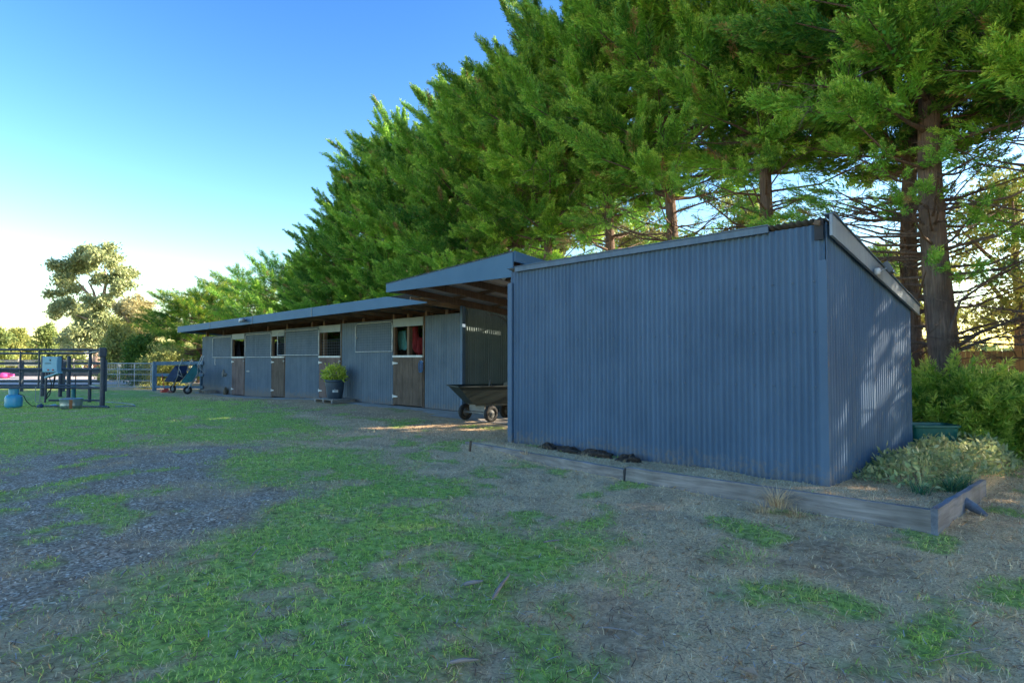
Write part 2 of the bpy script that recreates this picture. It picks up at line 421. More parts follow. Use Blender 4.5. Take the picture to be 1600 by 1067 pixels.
grv = mix(nt, ramp(nt, n1, [(.45, (0,0,0)), (.65, (.8,.8,.8))]), grv, dirt)
c = mix(nt, sp.outputs[1], dirt, dryc); c = mix(nt, sp.outputs[2], c, grv); c = mix(nt, sp.outputs[0], c, grn)
nt.links.new(c, p.inputs['Base Color']); bump(nt, p, n2, .7, .03)
me.materials.append(gm)
ground = bpy.data.objects.new('ground', me); COL.objects.link(ground); ground['kind'] = 'structure'

# arena: a pale sand sheet
m = MB(); pts = [Vector((q[0], q[1], -.15)) for q in ARENA]
NA = 40; vs = []; fs = []
for i in range(NA+1):
    for j in range(9):
        t = i/NA; s = j/8; a_ = pts[0].lerp(pts[1], t); b_ = pts[3].lerp(pts[2], t); q = a_.lerp(b_, s)
        vs.append((q.x, q.y, gzs(q.x, q.y)+.02))
for i in range(NA):
    for j in range(8): k = i*9+j; fs.append((k, k+9, k+10, k+1))
m.add(vs, fs); ar = m.build('riding_arena_ground', M['sand']); ar['kind'] = 'structure'

# ------------------------------------------------------------------ blades, stones, litter
rng = np.random.default_rng(5)
def scatter(n, rmin, rmax, pw, half=62):
    """points in front of the camera, thinning with distance"""
    u = rng.random(n); r = (rmin**pw+(rmax**pw-rmin**pw)*u)**(1/pw)
    a0 = math.atan2(FWD.y, FWD.x); a = a0+np.radians(rng.uniform(-half, half, n))
    x = r*np.cos(a); y = r*np.sin(a); inshed = (x > SX0) & (x < SX1) & (y > SY0-.02) & (y < SY1)
    k = ~inshed & ~((y > 8.2) & (x < -7.5) & (x > -33)); return x[k], y[k], r[k]
def blades(x, y, r, hmin, hmax, w, lean, cols, name, mat, flat=0.0):
    n = len(x); h = rng.uniform(hmin, hmax, n)*(1+.25*rng.standard_normal(n)).clip(.4, 1.8); a = rng.uniform(0, 2*np.pi, n)
    ln = rng.uniform(.15, 1, n)*lean; az = rng.uniform(0, 2*np.pi, n); ww = w*(1+r*.16)
    z = gz(x, y)-.004; base = np.stack([x, y, z], -1)
    s = np.stack([np.cos(a), np.sin(a), np.zeros(n)], -1)*ww[:, None]*.5
    dirh = np.stack([np.cos(az)*np.sin(ln), np.sin(az)*np.sin(ln), np.cos(ln)], -1)
    mid = base+dirh*h[:, None]*.55; d2 = dirh.copy(); d2[:, :2] *= 1.7; d2[:, 2] *= .6; tip = mid+d2*h[:, None]*.45
    if flat: mid[:, 2] = np.maximum(mid[:, 2], z+.004); tip[:, 2] = np.maximum(tip[:, 2], z+.003)
    q = np.stack([base-s, base+s, mid+s*.7, tip, mid-s*.7], 1)
    return np_mesh(name, q, 5, mat, cols)
M['grass'] = leafmat('grass_blade', (.3,.46,.08), (.66,.86,.18), (.9,.8,.38), .45)
M['straw'] = leafmat('straw_blade', (.42,.27,.14), (1.0,.83,.53), (.55,.27,.12), .35)
x, y, r = scatter(820000, 1.6, 30, 1.05)
g_, d_, v_ = cover(x, y); k = rng.random(len(x)) < g_**1.1*.95*(.35+.65*sstep(.35, .6, fbm(x, y, 15, 88, 2)))
xx, yy, rr = x[k], y[k], r[k]
tone = np.clip(.5+.9*(fbm(xx, yy, 1.3, 51)-.5)+.3*rng.standard_normal(len(xx))*.6, 0, 1)
yel = np.where(rng.random(len(xx)) < .12, rng.uniform(.4, 1, len(xx)), .25*sstep(.5, .75, fbm(xx, yy, .9, 61)))
gobj = blades(xx, yy, rr, .016, .048, .003, 1.05, np.stack([tone, yel, tone*0], -1), 'grass', M['grass'])
tag(gobj, 'short green grass growing in patches over the yard', 'grass', kind='stuff')
k = rng.random(len(x)) < np.clip(d_*.8+g_*.06+v_*.03, 0, 1)
xx, yy, rr = x[k], y[k], r[k]
tone = np.clip(.45+1.0*(fbm(xx, yy, 2.2, 53)-.5)+.38*rng.standard_normal(len(xx))+.1, 0, 1)
yel = np.where(rng.random(len(xx)) < .15, .8, 0.0)
dobj = blades(xx, yy, rr, .015, .055, .0024, 1.55, np.stack([tone, yel, tone*0], -1), 'dry_grass', M['straw'], .5)
tag(dobj, 'pale dead straw grass matted over bare soil', 'dry grass', kind='stuff')

def stones(x, y, smin, smax, name, mat):
    n = len(x); s = rng.uniform(smin, smax, n)*rng.uniform(.5, 1, n)
    oc = np.array([[1,0,0],[0,1,0],[-1,0,0],[0,-1,0],[0,0,.6],[0,0,-.4]], float)
    f = np.array([[0,1,4],[1,2,4],[2,3,4],[3,0,4]])
    a = rng.uniform(0, 6.28, n); V = oc[None]*(1+.35*rng.standard_normal((n, 6, 1)).clip(-1, 1))*s[:, None, None]
    V = V*np.stack([np.ones(n), rng.uniform(.5, 1, n), rng.uniform(.5, 1, n)], -1)[:, None, :]
    c, si = np.cos(a)[:, None], np.sin(a)[:, None]
    X = V[:,:,0]*c-V[:,:,1]*si; Y = V[:,:,0]*si+V[:,:,1]*c
    V = np.stack([X+x[:, None], Y+y[:, None], V[:,:,2]+gz(x, y)[:, None]+s[:, None]*.2], -1)
    T = V[:, f].reshape(-1, 3, 3); col = np.repeat(rng.random(n), 4); col2 = np.repeat((rng.random(n) < .12)*1.0, 4)
    return np_mesh(name, T, 3, mat, np.stack([col, col2, col*0], -1))
M['stone'] = leafmat('gravel_stone', (.2,.145,.1), (.66,.52,.37), (.95,.82,.64), 0.0, .8)
x, y, r = scatter(90000, 2.0, 22, 1.1)
g_, d_, v_ = cover(x, y); k = rng.random(len(x)) < np.clip(v_*.9+.05*d_, 0, 1)
so = stones(x[k], y[k], .006, .017, 'gravel', M['stone'])
tag(so, 'grey gravel scattered over the worn vehicle track', 'gravel', kind='stuff')
# fallen needles and twigs: thin bits lying anywhere
x, y, r = scatter(24000, 1.8, 16, 1.3)
n = len(x); L = rng.uniform(.02, .09, n); a = rng.uniform(0, 6.28, n); z = gz(x, y)+rng.uniform(.008, .03, n)
dx = np.stack([np.cos(a), np.sin(a), rng.uniform(-.12, .12, n)], -1)*L[:, None]; sd = np.stack([-np.sin(a), np.cos(a), 0*a], -1)*(.0016*(1+r*.1))[:, None]
b = np.stack([x, y, z], -1); q = np.stack([b-sd, b+sd, b+dx+sd, b+dx-sd], 1)
M['litter'] = leafmat('needle_litter', (.09,.04,.025), (.36,.2,.12), (.5,.46,.42), 0.0, .9)
lo = np_mesh('needle_litter', q, 4, M['litter'], np.stack([rng.random(n), (rng.random(n) < .15)*.9, 0*x], -1))
tag(lo, 'reddish brown fallen needles and bark bits strewn over the ground', 'leaf litter', kind='stuff')

# sticks one can tell apart
def stick(pa, pb, r, label):
    a = onground(*pa, r*.8+.012); b = onground(*pb, r*.8+.016); m_ = a.lerp(b, .5)+Vector((random.uniform(-.006,.006), random.uniform(-.006,.006), .002))
    q1 = a.lerp(m_, .5)+Vector((0, 0, .002))
    e = (b-a)*.18; mb = MB().tube([a-e, a, q1, m_, m_.lerp(b, .6), b, b+e], [r*.55, r*.75, r*.72, r*.8, r*.62, r*.5, r*.25], 7)
    tag(mb.build('fallen_stick', M['stick'], None, a), label, 'stick', 'sticks lying on the grass')
stick((774,935),(793,908), .016, 'thick grey stick on the grass, lying in line with the gravel track')
stick((729,918),(751,915), .018, 'short pale stub of wood beside the thick grey stick')
stick((853,850),(873,848), .009, 'thin pale stick on the green patch in front of the long board')
stick((940,985),(975,990), .006, 'thin curved twig lying among dry grass below the green tuft')
stick((709,1041),(742,1039), .013, 'flat grey bark sliver near the bottom edge of the yard')
stick((395,870),(410,858), .007, 'small white twig at the edge of the gravel')
stick((190,902),(199,893), .006, 'small bleached twig lying on the gravel')
stick((1465,1035),(1545,1018), .004, 'long thin straw stalk lying on grass near the right corner')
stick((15,965),(42,952), .006, 'pale twig on the muddy gravel by the left edge')
b = onground(1170,1056,.02); mb = MB(); mb.add([b+Vector(t) for t in ((-.05,0,0),(-.01,-.025,.012),(.05,-.005,.004),(.01,.03,.015))], [(0,1,2,3)])
mb.add([b+Vector(t) for t in ((-.05,0,-.003),(-.01,-.025,.009),(.05,-.005,.001),(.01,.03,.012))], [(3,2,1,0)])
tag(mb.build('fallen_leaf', flat('tan_leaf', (.45,.28,.16), .8), None, b), 'curled tan leaf lying on the dry ground', 'leaf')
# ------------------------------------------------------------------ near shed
org = Vector((SX1, SY0, 0)); ZF, ZB = 2.945, 2.20; DEP = SY1-SY0
shed = empty('storage_shed', org, 'blue-grey corrugated steel shed with a sloping roof, nearest to the viewer', 'shed')
def zt(t): return ZF-.01-(ZF-ZB)*t
MB().corr((SX0, SY0), (SX1-.0, SY0), -.1, ZF-.03, rows=14, off=0, wav=.0045).build('front_wall', M['wall'], shed, org)
MB().corr((SX1, SY0), (SX1, SY1), -.1, zt, rows=10, wav=.003).build('end_wall', M['wall_end'], shed, org)
MB().corr((SX1, SY1), (SX0, SY1), -.1, ZB-.02).build('back_wall', M['wall'], shed, org)
MB().corr((SX0+.0, SY1), (SX0+.0, SY0+.01), -.1, lambda t: zt(1-t)-.02).build('side_wall', M['bay'], shed, org)
mb = MB().roof(SX0-.04, SX1+.02, SY0-.05, ZF+.03, SY1+.18, ZB-.03); mb.build('roof', M['roof'], shed, org)
# ridge flashing along the front, stopping short of the corner
fx = Yp(1205, SY0).x
MB().box(((SX0+fx)/2+.08, SY0-.045, ZF-.005), (fx-SX0-.15, .03, .075)).box(((SX0+fx)/2+.08, SY0-.01, ZF+.043), (fx-SX0-.15, .12, .012)).build('ridge_flashing', M['wall2'], shed, org)
MB().box((SX0+.02, SY0-.025, 1.35), (.1, .05, 2.75)).build('corner_flashing', M['wall'], shed, org)
MB().box((SX1-.03, SY0-.016, 1.24), (.09, .012, 2.56)).build('corner_trim', M['wall'], shed, org)
# barge board on the end slope
a = Vector((SX1+.05, SY0-.02, ZF+.0)); b = Vector((SX1+.05, SY1+.2, ZB-.06)); up = Vector((0,0,1))
barge = MB().prism([a+up*.06, b+up*.07, b-up*.06, a-up*.17], (.03, 0, 0)).build('barge_board', M['barge'], shed, org)
MB().prism([a+Vector((-.06,0,.075)), b+Vector((-.06,0,.085)), b+Vector((-.06,0,.073)), a+Vector((-.06,0,.063))], (.11, 0, 0)).build('barge_capping', M['wall2'], barge, org)
# dark plate painted as the shade inside the corner notch, timber end showing
MB().box((SX1-.055, SY0-.03, ZF-.09), (.09, .02, .23)).build('notch_shade', M['dark'], shed, org)
MB().box((SX1-.06, SY0-.06, ZF-.02), (.06, .04, .05), Matrix.Rotation(.3, 3, 'Y')).build('rafter_end', M['post'], shed, org)
# roofing screws
mb = MB()
for zz in (1.15, 1.75, 2.3):
    for i in range(22):
        x_ = SX0+.12+i*.228; mb.lathe((x_, SY0-.011, zz), [(.011,0),(.009,.006),(0.0,.008)], 6, Matrix.Rotation(math.pi/2, 3, 'X'))
mb.build('screw_heads', M['wall2'], shed, org)['kind'] = 'stuff'
# floodlight
p0 = Xp(1375, SX1+.1, 425); fl = empty('floodlight', p0, 'small white floodlight fixed to the sloping barge of the near shed', 'floodlight')
rm = Matrix.Rotation(-.5, 3, 'Y') @ Matrix.Rotation(.15, 3, 'Z')
MB().box(p0+Vector((.1, 0, .04)), (.06, .17, .14), rm).build('lamp_housing', M['rimgrey'], fl, p0, .008)
MB().box(p0+Vector((.132, 0, .025)), (.012, .15, .12), rm).build('lamp_glass', M['lens'], fl, p0)
MB().tube([p0+Vector((-.03,-.1,0)), p0+Vector((.04,-.1,-.01)), p0+Vector((.1,-.09,.03))], .009, 6).tube([p0+Vector((-.03,-.18,-.02)), p0+Vector((.02,-.15,.0)), p0+Vector((.04,-.1,-.01))], .012, 6).build('bracket', M['galv'], fl, p0)
mb = MB().lathe(p0+Vector((.03,-.2,-.01)), [(0,-.05),(.03,-.045),(.038,0),(.03,.03),(0,.035)], 10).build('sensor', M['white'], fl, p0)

# ------------------------------------------------------------------ stables
WA = Vector((-12.42, 9.7, 0)); WB = Vector((-32.7, 9.1, 0))     # front wall line, right to left
wd = (WB-WA).normalized(); wn = Vector((wd.y, -wd.x, 0)); 
if wn.y > 0: wn = -wn
def W(px, out=0.0, z=0.0):
    """point on the stable wall line seen at px"""
    d = ray(px, 561); o = WA+wn*out
    # solve t*d.xy = o + s*wd
    det = d.x*(-wd.y)+d.y*wd.x; t = (o.x*(-wd.y)+o.y*wd.x)/det
    return Vector((d.x*t, d.y*t, z))
def Wz(px, py, out=0.0):
    q = W(px, out); f = q.dot(FWD)
    r_ = D(px, py, f); return r_.z
def zg(p): return gzs(p.x, p.y)
org = Vector((-20, 8.5, 0))
st = empty('stable_block', org, 'long low row of blue-grey corrugated horse stables with a flat front roof', 'stables')
def topz(q): return 2.55+(2.66-2.55)*((q.x+32.7)/20.28)
def panel(p0, p1, name='wall_panel', mat='wall2'):
    a = W(p0); b = W(p1)
    return MB().corr(a, b, zg((a+b)/2)-.12, topz((a+b)/2), rows=8, wav=.005, pitch=.11, amp=.02).build(name, M[mat], st, org)
PAN = [(316.5, 363), (382, 425), (444.5, 499), (532, 615), (661, 723.5)]
for pr in PAN: panel(*pr)
DOORS = [(363, 382, 'pink_brown'), (425, 444.5, 'brown'), (499, 532, 'pink_brown'), (615, 661, 'brown')]
for i, (p0, p1, mt) in enumerate(DOORS):
    a = W(p0, .03); b = W(p1, .03); c = (a+b)/2; g0 = zg(c); d = (b-a).normalized(); L = (b-a).length; n = wn
    m_ = Matrix((d, n, Vector((0,0,1)))).transposed(); dtop = 1.50
    mb = MB(); nb = max(4, int(L/.15))
    for k in range(nb):
        cc = a.lerp(b, (k+.5)/nb)+n*random.uniform(-.003, .003); zb = g0+.05
        mb.box((cc.x, cc.y, (zb+dtop)/2), (L/nb-.006, .03, dtop-zb), m_)
    dr = mb.build('half_door', M[mt], st, org)
    MB().box((c.x+n.x*.005, c.y+n.y*.005, dtop+.03), (L+.02, .07, .055), m_).build('door_capping', M['white'], dr, org)
    for zz in (dtop-.17, g0+.28):
        hp = a.lerp(b, 0)+n*.025; e = hp+d*.26
        hm = MB().prism([Vector((hp.x, hp.y, zz+.035)), Vector((e.x, e.y, zz+.015)), Vector((e.x, e.y, zz-.015)), Vector((hp.x, hp.y, zz-.035))], n*.012)
        hm.tube([Vector((hp.x, hp.y, zz-.05)), Vector((hp.x, hp.y, zz+.05))], .014, 6); hm.build('hinge', M['white'], dr, org)
    lt = b+n*.03; MB().box((lt.x, lt.y, dtop-.12), (.1, .02, .035), m_).tube([Vector((lt.x,lt.y,dtop-.18))+n*.02, Vector((lt.x,lt.y,dtop-.08))+n*.02], .008, 6).build('door_bolt', M['galv'], dr, org)
    # header board over the opening
    hz = topz(c); MB().box((c.x, c.y, hz-.13), (L+.02, .045, .24), m_).build('header_board', M['header'], st, org)
    # jambs
    for q in (a, b): MB().box((q.x-n.x*.05, q.y-n.y*.05, (g0+hz)/2), (.07, .08, hz-g0), m_).build('door_jamb', M['post'], st, org)
# posts between wall top and roof
ZRF, ZRB = 3.02, 2.66; YF, YB = 8.15, 13.0
def roofz(y): return ZRF+(ZRB-ZRF)*(y-YF)/(YB-YF)
for px in (324, 350, 391, 420, 450, 489, 508, 538, 570, 617, 640, 668, 700):
    q = W(px, -.09); MB().box((q.x, q.y, (zg(q)-.1+roofz(q.y)-.12)/2), (.11, .11, roofz(q.y)-.12-zg(q)+.1)).build('post', M['post'], st, org)
# back wall lower than the roof so that light leaks in along the top
XL, XR = -33.3, -11.8
MB().corr((XR, 12.9), (XL+.6, 12.9), -.3, 2.42, pitch=.2, seg=4).build('back_wall', M['bay'], st, org)
MB().corr((XL+.6, 9.1), (XL+.6, 12.9), -.3, 2.4, pitch=.152, seg=5).build('side_wall', M['wall2'], st, org)
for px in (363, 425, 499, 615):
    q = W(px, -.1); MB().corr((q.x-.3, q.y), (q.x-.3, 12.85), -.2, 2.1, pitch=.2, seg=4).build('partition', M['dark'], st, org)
for x_ in np.arange(XL+1, XR, 2.4): MB().box((x_, 12.82, 1.25), (.12, .1, 2.9)).build('rear_post', M['post'], st, org)
# floor strip
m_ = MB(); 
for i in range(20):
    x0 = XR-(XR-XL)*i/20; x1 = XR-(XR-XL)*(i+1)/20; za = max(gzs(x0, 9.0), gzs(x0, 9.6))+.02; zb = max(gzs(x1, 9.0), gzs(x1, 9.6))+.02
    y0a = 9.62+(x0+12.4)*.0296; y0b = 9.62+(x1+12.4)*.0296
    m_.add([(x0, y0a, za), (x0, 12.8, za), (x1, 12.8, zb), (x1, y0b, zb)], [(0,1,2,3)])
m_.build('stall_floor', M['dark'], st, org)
# roof sheet, rafters, purlins
xr = Yp(606, YF).x
rf = MB().roof(XL, XR+.2, YF-.02, ZRF+.02, YB+.3, ZRB, pitch=.152, seg=4).build('roof', M['roof'], st, org)
for x_ in np.arange(XL+.3, XR+.1, 1.2):
    MB().bar((x_, YF+.05, ZRF-.1), (x_, YB+.1, ZRB-.1), .05, .13).build('rafter', M['rafter'], st, org)
for y_ in (8.6, 9.5, 10.5, 11.6, 12.7):
    MB().bar((XL+.2, y_, roofz(y_)-.02), (XR+.1, y_, roofz(y_)-.02), .07, .045).build('purlin', M['rafterx'], st, org)
xt = Yp(668, YF).x
a = Vector((XL-.1, YF-.03, 0)); 
MB().prism([(XL-.1, YF-.03, 3.05), (xr, YF-.03, 3.05), (xt, YF-.03, 2.79), (xt, YF-.03, 2.765), (XL-.1, YF-.03, 2.765)], (0, .03, 0)).build('fascia', M['fascia'], st, org)
MB().prism([(XL-.1, YF, 3.05), (XL-.1, YB+.3, 2.71), (XL-.1, YB+.3, 2.5), (XL-.1, YF, 2.765)], (.03, 0, 0)).build('end_fascia', M['fascia'], st, org)
for x_ in (-28.2, -23.1, -18.0): MB().box((x_, YF-.036, 2.907), (.07, .012, .29)).build('joint_strip', M['wall2'], st, org)
# ---- open bay with its raised roof
YBF = 7.0; bx0 = Yp(604.5, YBF).x; bx1 = -7.56
bz0t, bz1t, bzb = 3.10, 3.275, 2.85
MB().prism([(bx0, YBF-.03, bz0t), (bx1, YBF-.03, bz1t), (bx1, YBF-.03, bzb), (bx0, YBF-.03, bzb+.07)], (0, .03, 0)).build('raised_fascia', M['fascia'], st, org)
mb = MB(); N = int((bx1-bx0)/.076*6); vs = []; fs = []
SL = -.2
for i in range(N+1):
    x_ = bx0+(bx1-bx0)*i/N; zz = bz0t+(bz1t-bz0t)*i/N+.012+.012*math.sin(2*math.pi*i/6)
    vs += [(x_, YBF-.05, zz), (x_, 11.0, zz+SL*4.05*.55), (x_, 13.2, zz+SL*4.05*.55-.2)]
for i in range(N): k = 3*i; fs += [(k, k+3, k+4, k+1), (k+1, k+4, k+5, k+2)]
mb.add(vs, fs, True).build('raised_roof', M['roof'], st, org)
MB().prism([(bx1, YBF, bz1t+.02), (bx1, 11, bz1t-.44), (bx1, 11, bz1t-.56), (bx1, YBF, bz1t-.16)], (.03, 0, 0)).build('side_barge', M['fascia'], st, org)
MB().prism([(bx0, YBF, bz0t), (bx0, 8.1, bz0t-.12), (bx0, 8.1, bz0t-.2), (bx0, YBF, bzb+.07)], (.03, 0, 0)).build('side_barge', M['fascia'], st, org)
for i in range(5):
    x_ = bx0+.3+(bx1-bx0-.5)*i/4; zt_ = bz0t+(bz1t-bz0t)*i/4
    MB().bar((x_, YBF+.02, zt_-.11), (x_, 12.6, zt_-.72), .05, .14).build('rafter', M['brown'], st, org)
for y_ in (7.5, 8.7, 9.9, 11.2):
    dz = SL*.55*(y_-YBF); MB().bar((bx0+.1, y_, bz0t-.03+dz), (bx1-.05, y_, bz1t-.03+dz), .09, .05).build('purlin', M['brown'], st, org)
MB().corr((-12.40, 9.72), (-12.40, 13.2), -.1, lambda t: 2.78-.1*t, rows=3).build('bay_side_wall', M['bay'], st, org)
MB().corr((-7.6, 13.15), (-12.40, 13.15), -.1, 2.66).build('bay_back_wall', M['bay'], st, org)
MB().box((-12.38, 9.66, 1.4), (.1, .1, 2.85)).build('bay_post', M['wall'], st, org)
MB().box((-7.66, 7.1, 1.45), (.08, .08, 2.8)).build('bay_post', M['wall'], st, org)
# pvc elbow under the raised fascia
q = Yp(790, 7.1, 432); MB().tube([q+Vector((.12,.1,.02)), q+Vector((.02,0,.02)), q+Vector((-.07,0,-.03))], .04, 10).build('drain_elbow', M['white'], st, org)
m_ = MB(); g0 = .055
NB = 10
for i in range(NB):
    for j in range(6):
        xa = -12.4+4.8*i/NB; xb = -12.4+4.8*(i+1)/NB; ya = 8.6+4.6*j/6; yb = 8.6+4.6*(j+1)/6
        m_.add([(xa, ya, gzs(xa, ya)+.012), (xb, ya, gzs(xb, ya)+.012), (xb, yb, gzs(xb, yb)+.012), (xa, yb, gzs(xa, yb)+.012)], [(0,1,2,3)])
cf = m_.build('bay_floor', M['concrete']); cf['kind'] = 'structure'
# the worn concrete apron along the stable fronts
m_ = MB(); na = 60
for i in range(na):
    def P(i, s):
        x_ = -11.9-20.5*i/na; yw = 9.7+(x_+12.4)*.0296; y_ = yw-.02-s*(.62+.12*math.sin(i*.7)); return (x_, y_, gzs(x_, y_)+.012-(.014 if s > .9 else 0))
    m_.add([P(i,1), P(i,.5), P(i,0), P(i+1,0), P(i+1,.5), P(i+1,1)], [(0,1,4,5),(1,2,3,4)])
tag(m_.build('path', M['concrete']), kind='structure')

# upper grille doors, swung open and lying against the walls
def grille(p0, p1, y0, y1, out, wires, label):
    a = W(p0, out); b = W(p1, out); z1 = (Wz(p0, y0, out)+Wz(p1, y0, out))/2 if False else y0; z0 = y1
    d = (b-a).normalized(); L = (b-a).length; r = .13
    pts = [a+Vector((0,0,z0)), a+Vector((0,0,z1-r))]
    for k in range(1, 5): t = k/4*math.pi/2; pts.append(a+d*(r-r*math.cos(t))+Vector((0,0,z1-r+r*math.sin(t))))
    for k in range(0, 5): t = k/4*math.pi/2; pts.append(b-d*(r-r*math.sin(t))+Vector((0,0,z1-r+r*math.cos(t))))
    pts += [b+Vector((0,0,z0)), a+Vector((0,0,z0))]
    g_ = MB().tube(pts, .017, 6).build('grille_door', M['galv'], st, org); g_['label'] = label
    mb = MB(); n_ = int(L/wires)
    for k in range(1, n_): q = a+d*(L*k/n_); mb.tube([q+Vector((0,0,z0)), q+Vector((0,0,z1-.01))], .0028, 3, False)
    m2 = int((z1-z0)/wires)
    for k in range(1, m2): z = z0+(z1-z0)*k/m2; mb.tube([a+Vector((0,0,z)), b+Vector((0,0,z))], .0028, 3, False)
    mb.build('wire_mesh', M['grille'], g_, org)
    for z in (z0+.12, z1-.3): q = a+d*.0+Vector((0,0,z)); MB().tube([q-Vector((0,0,.06)), q+Vector((0,0,.06))], .022, 6).build('hinge', M['galv'], g_, org)
    q = b+Vector((0,0,(z0+z1)/2)); MB().bar(q, q-d*.13, .02, .03).build('latch', M['rimgrey'], g_, org)
grille(361.5, 332, 2.47, 1.53, .05, .09, 'faded mesh door folded back on the far end panel')
grille(423.5, 383, 2.49, 1.53, .05, .09, 'mesh door folded back between the first two doorways')
grille(498, 433.5, 2.5, 1.60, .14, .09, 'mesh door reaching across the second doorway')
grille(613, 555.5, 2.57, 1.68, .05, .08, 'mesh door with clear square wires beside the fourth doorway')
a = W(501.5, -.03); b = W(531, -.03); mb = MB()
for k in range(12): q = a.lerp(b, k/11); mb.tube([q+Vector((0,0,1.55)), q+Vector((0,0,2.12))], .004, 3, False)
for k in range(7): z = 1.55+k*.095; mb.tube([a+Vector((0,0,z)), b+Vector((0,0,z))], .004, 3, False)
mb.build('mesh_infill', M['grille'], st, org)
# bolt on the second panel
q = W(385, .03, Wz(385, 580, .03)); MB().bar(q, q-wd*.35, .02, .03).bar(q-wd*.2-Vector((0,0,.04)), q-wd*.2+Vector((0,0,.05)), .02, .03).build('panel_bolt', M['galv'], st, org)

# things seen through and on the doorways
def cloth(name, c, w, h, mat, label, cat, seed, lump=0):
    random.seed(seed); mb = MB(); vs = []; fs = []; nx, nz = 12, 12
    for i in range(nx+1):
        for j in range(nz+1):
            u = i/nx-.5; v_ = j/nz; ww = w*(.8+.2*v_)*(1-.35*abs(v_-.5)*lump)
            yy = .05*math.sin(u*14+seed)+.03*math.sin(v_*5+u*6)+(-.12*math.cos(u*3)*math.sin(v_*3.1) if lump else 0)
            vs.append(c+wd*(u*ww)+wn*(-yy)+Vector((0,0,-v_*h+.04*math.sin(u*9)*v_)))
    for i in range(nx):
        for j in range(nz): k = i*(nz+1)+j; fs.append((k, k+nz+1, k+nz+2, k+1))
    mb.add(vs, fs, True); o = mb.build(name, mat, None, c)
    s = o.modifiers.new('thick', 'SOLIDIFY'); s.thickness = .03
    return tag(o, label, cat)
cloth('stable_rug', W(648, -.45, 2.42), .42, .6, M['redcloth'], 'dark red horse rug hanging inside the right-hand doorway', 'rug', 3, 1)
cloth('towel', W(630, -.4, 2.3), .42, .55, M['aqua'], 'pale turquoise cloth hanging inside the right-hand doorway', 'cloth', 4)
cloth('stable_rug', W(654, -.5, 2.1), .5, .5, M['redcloth'], 'lower crimson rug bundled beneath the red horse rug', 'rug', 8, 1)
cloth('stable_rug', W(374, -.4, 2.25), .5, .75, M['darkcloth'], 'navy rug hanging in the far left doorway', 'rug', 5, 1)
cloth('stable_rug', W(434, -.35, 2.2), .4, .65, M['darkcloth'], 'blackish rug hanging behind the swung mesh at the second doorway', 'rug', 6, 1)
q = W(659, .1, 1.36); mb = MB()
for k in range(3):
    mb.tube([q+wn*(.02*k)+wd*(.05*math.cos(t)*(1+.1*k))+Vector((0,0,-.12+.16*math.sin(t)))+wd*.02*k for t in np.linspace(1.2, 7.2, 14)], .007, 6)
tag(mb.build('halter_rope', M['rope'], None, q), 'looped bright blue rope hung beside the right-hand half door', 'rope')
q = W(336, .06, 1.5); tag(MB().tube([q, q-Vector((0,0,.12)), q-Vector((.02,0,.24)), q-Vector((-.03,0,.33))], .012, 6).build('tie_cord', M['white'], None, q), 'short white cord hanging under the far left mesh door', 'cord')
# security light on the fascia
q = Yp(384, YF-.05, 500); sl = empty('security_lamp', q, 'small twin-headed lamp mounted on the long stable fascia', 'lamp')
MB().box(q+Vector((0,-.03,0)), (.12, .06, .1)).build('lamp_base', M['white'], sl, q, .01)
for s_ in (-1, 1): MB().lathe(q+Vector((.16*s_, -.12, -.02)), [(0,-.08),(.05,-.07),(.075,0),(.085,.06),(0,.07)], 12, Matrix.Rotation(math.pi/2*.9, 3, 'X')).tube([q+Vector((0,-.04,0)), q+Vector((.16*s_,-.1,-.02))], .015, 6).build('lamp_head', M['white'] if s_ < 0 else M['rimgrey'], sl, q)

# ------------------------------------------------------------------ pot on a pallet
c = onground(523, 628.5); 
pm = MB(); rz = Matrix.Rotation(math.atan2(wd.y, wd.x)+.05, 3, 'Z')
for i in range(6): pm.box(c+rz@Vector((0, -.36+.145*i, .115)), (1.15, .1, .022), rz)
for s_ in (-.5, 0, .5): pm.box(c+rz@Vector((s_, 0, .06)), (.09, .82, .085), rz)
tag(pm.build('wooden_pallet', M['grey_wood'], None, c), 'low weathered timber pallet under the potted shrub', 'pallet')
pc = c+Vector((0, 0, .128)); pot = empty('plant_pot', pc, 'large dark blue plastic pot holding a round leafy shrub', 'plant pot')
MB().lathe(pc, [(0,0),(.22,0),(.235,.02),(.3,.5),(.3,.52),(.325,.53),(.33,.59),(.315,.6),(.29,.59),(.28,.52),(0,.52)], 32).build('pot', M['pot'], pot, pc)
lbl = MB(); th0 = math.atan2(-pc.y, -pc.x)+.02
for (du, dv, w_, h_) in ((-.045, .0, .07, .07), (.05, .0, .09, .075), (.0, .06, .05, .02)):
    t = th0+du/.27; r_ = .266; rr_ = Matrix.Rotation(t-math.pi/2, 3, 'Z')
    lbl.box(pc+Vector((math.cos(t)*r_, math.sin(t)*r_, .24+dv)), (w_, .012, h_), rr_)
lbl.build('pot_label', M['white'], pot, pc)
PLANTPOS = pc+Vector((0, 0, .5))

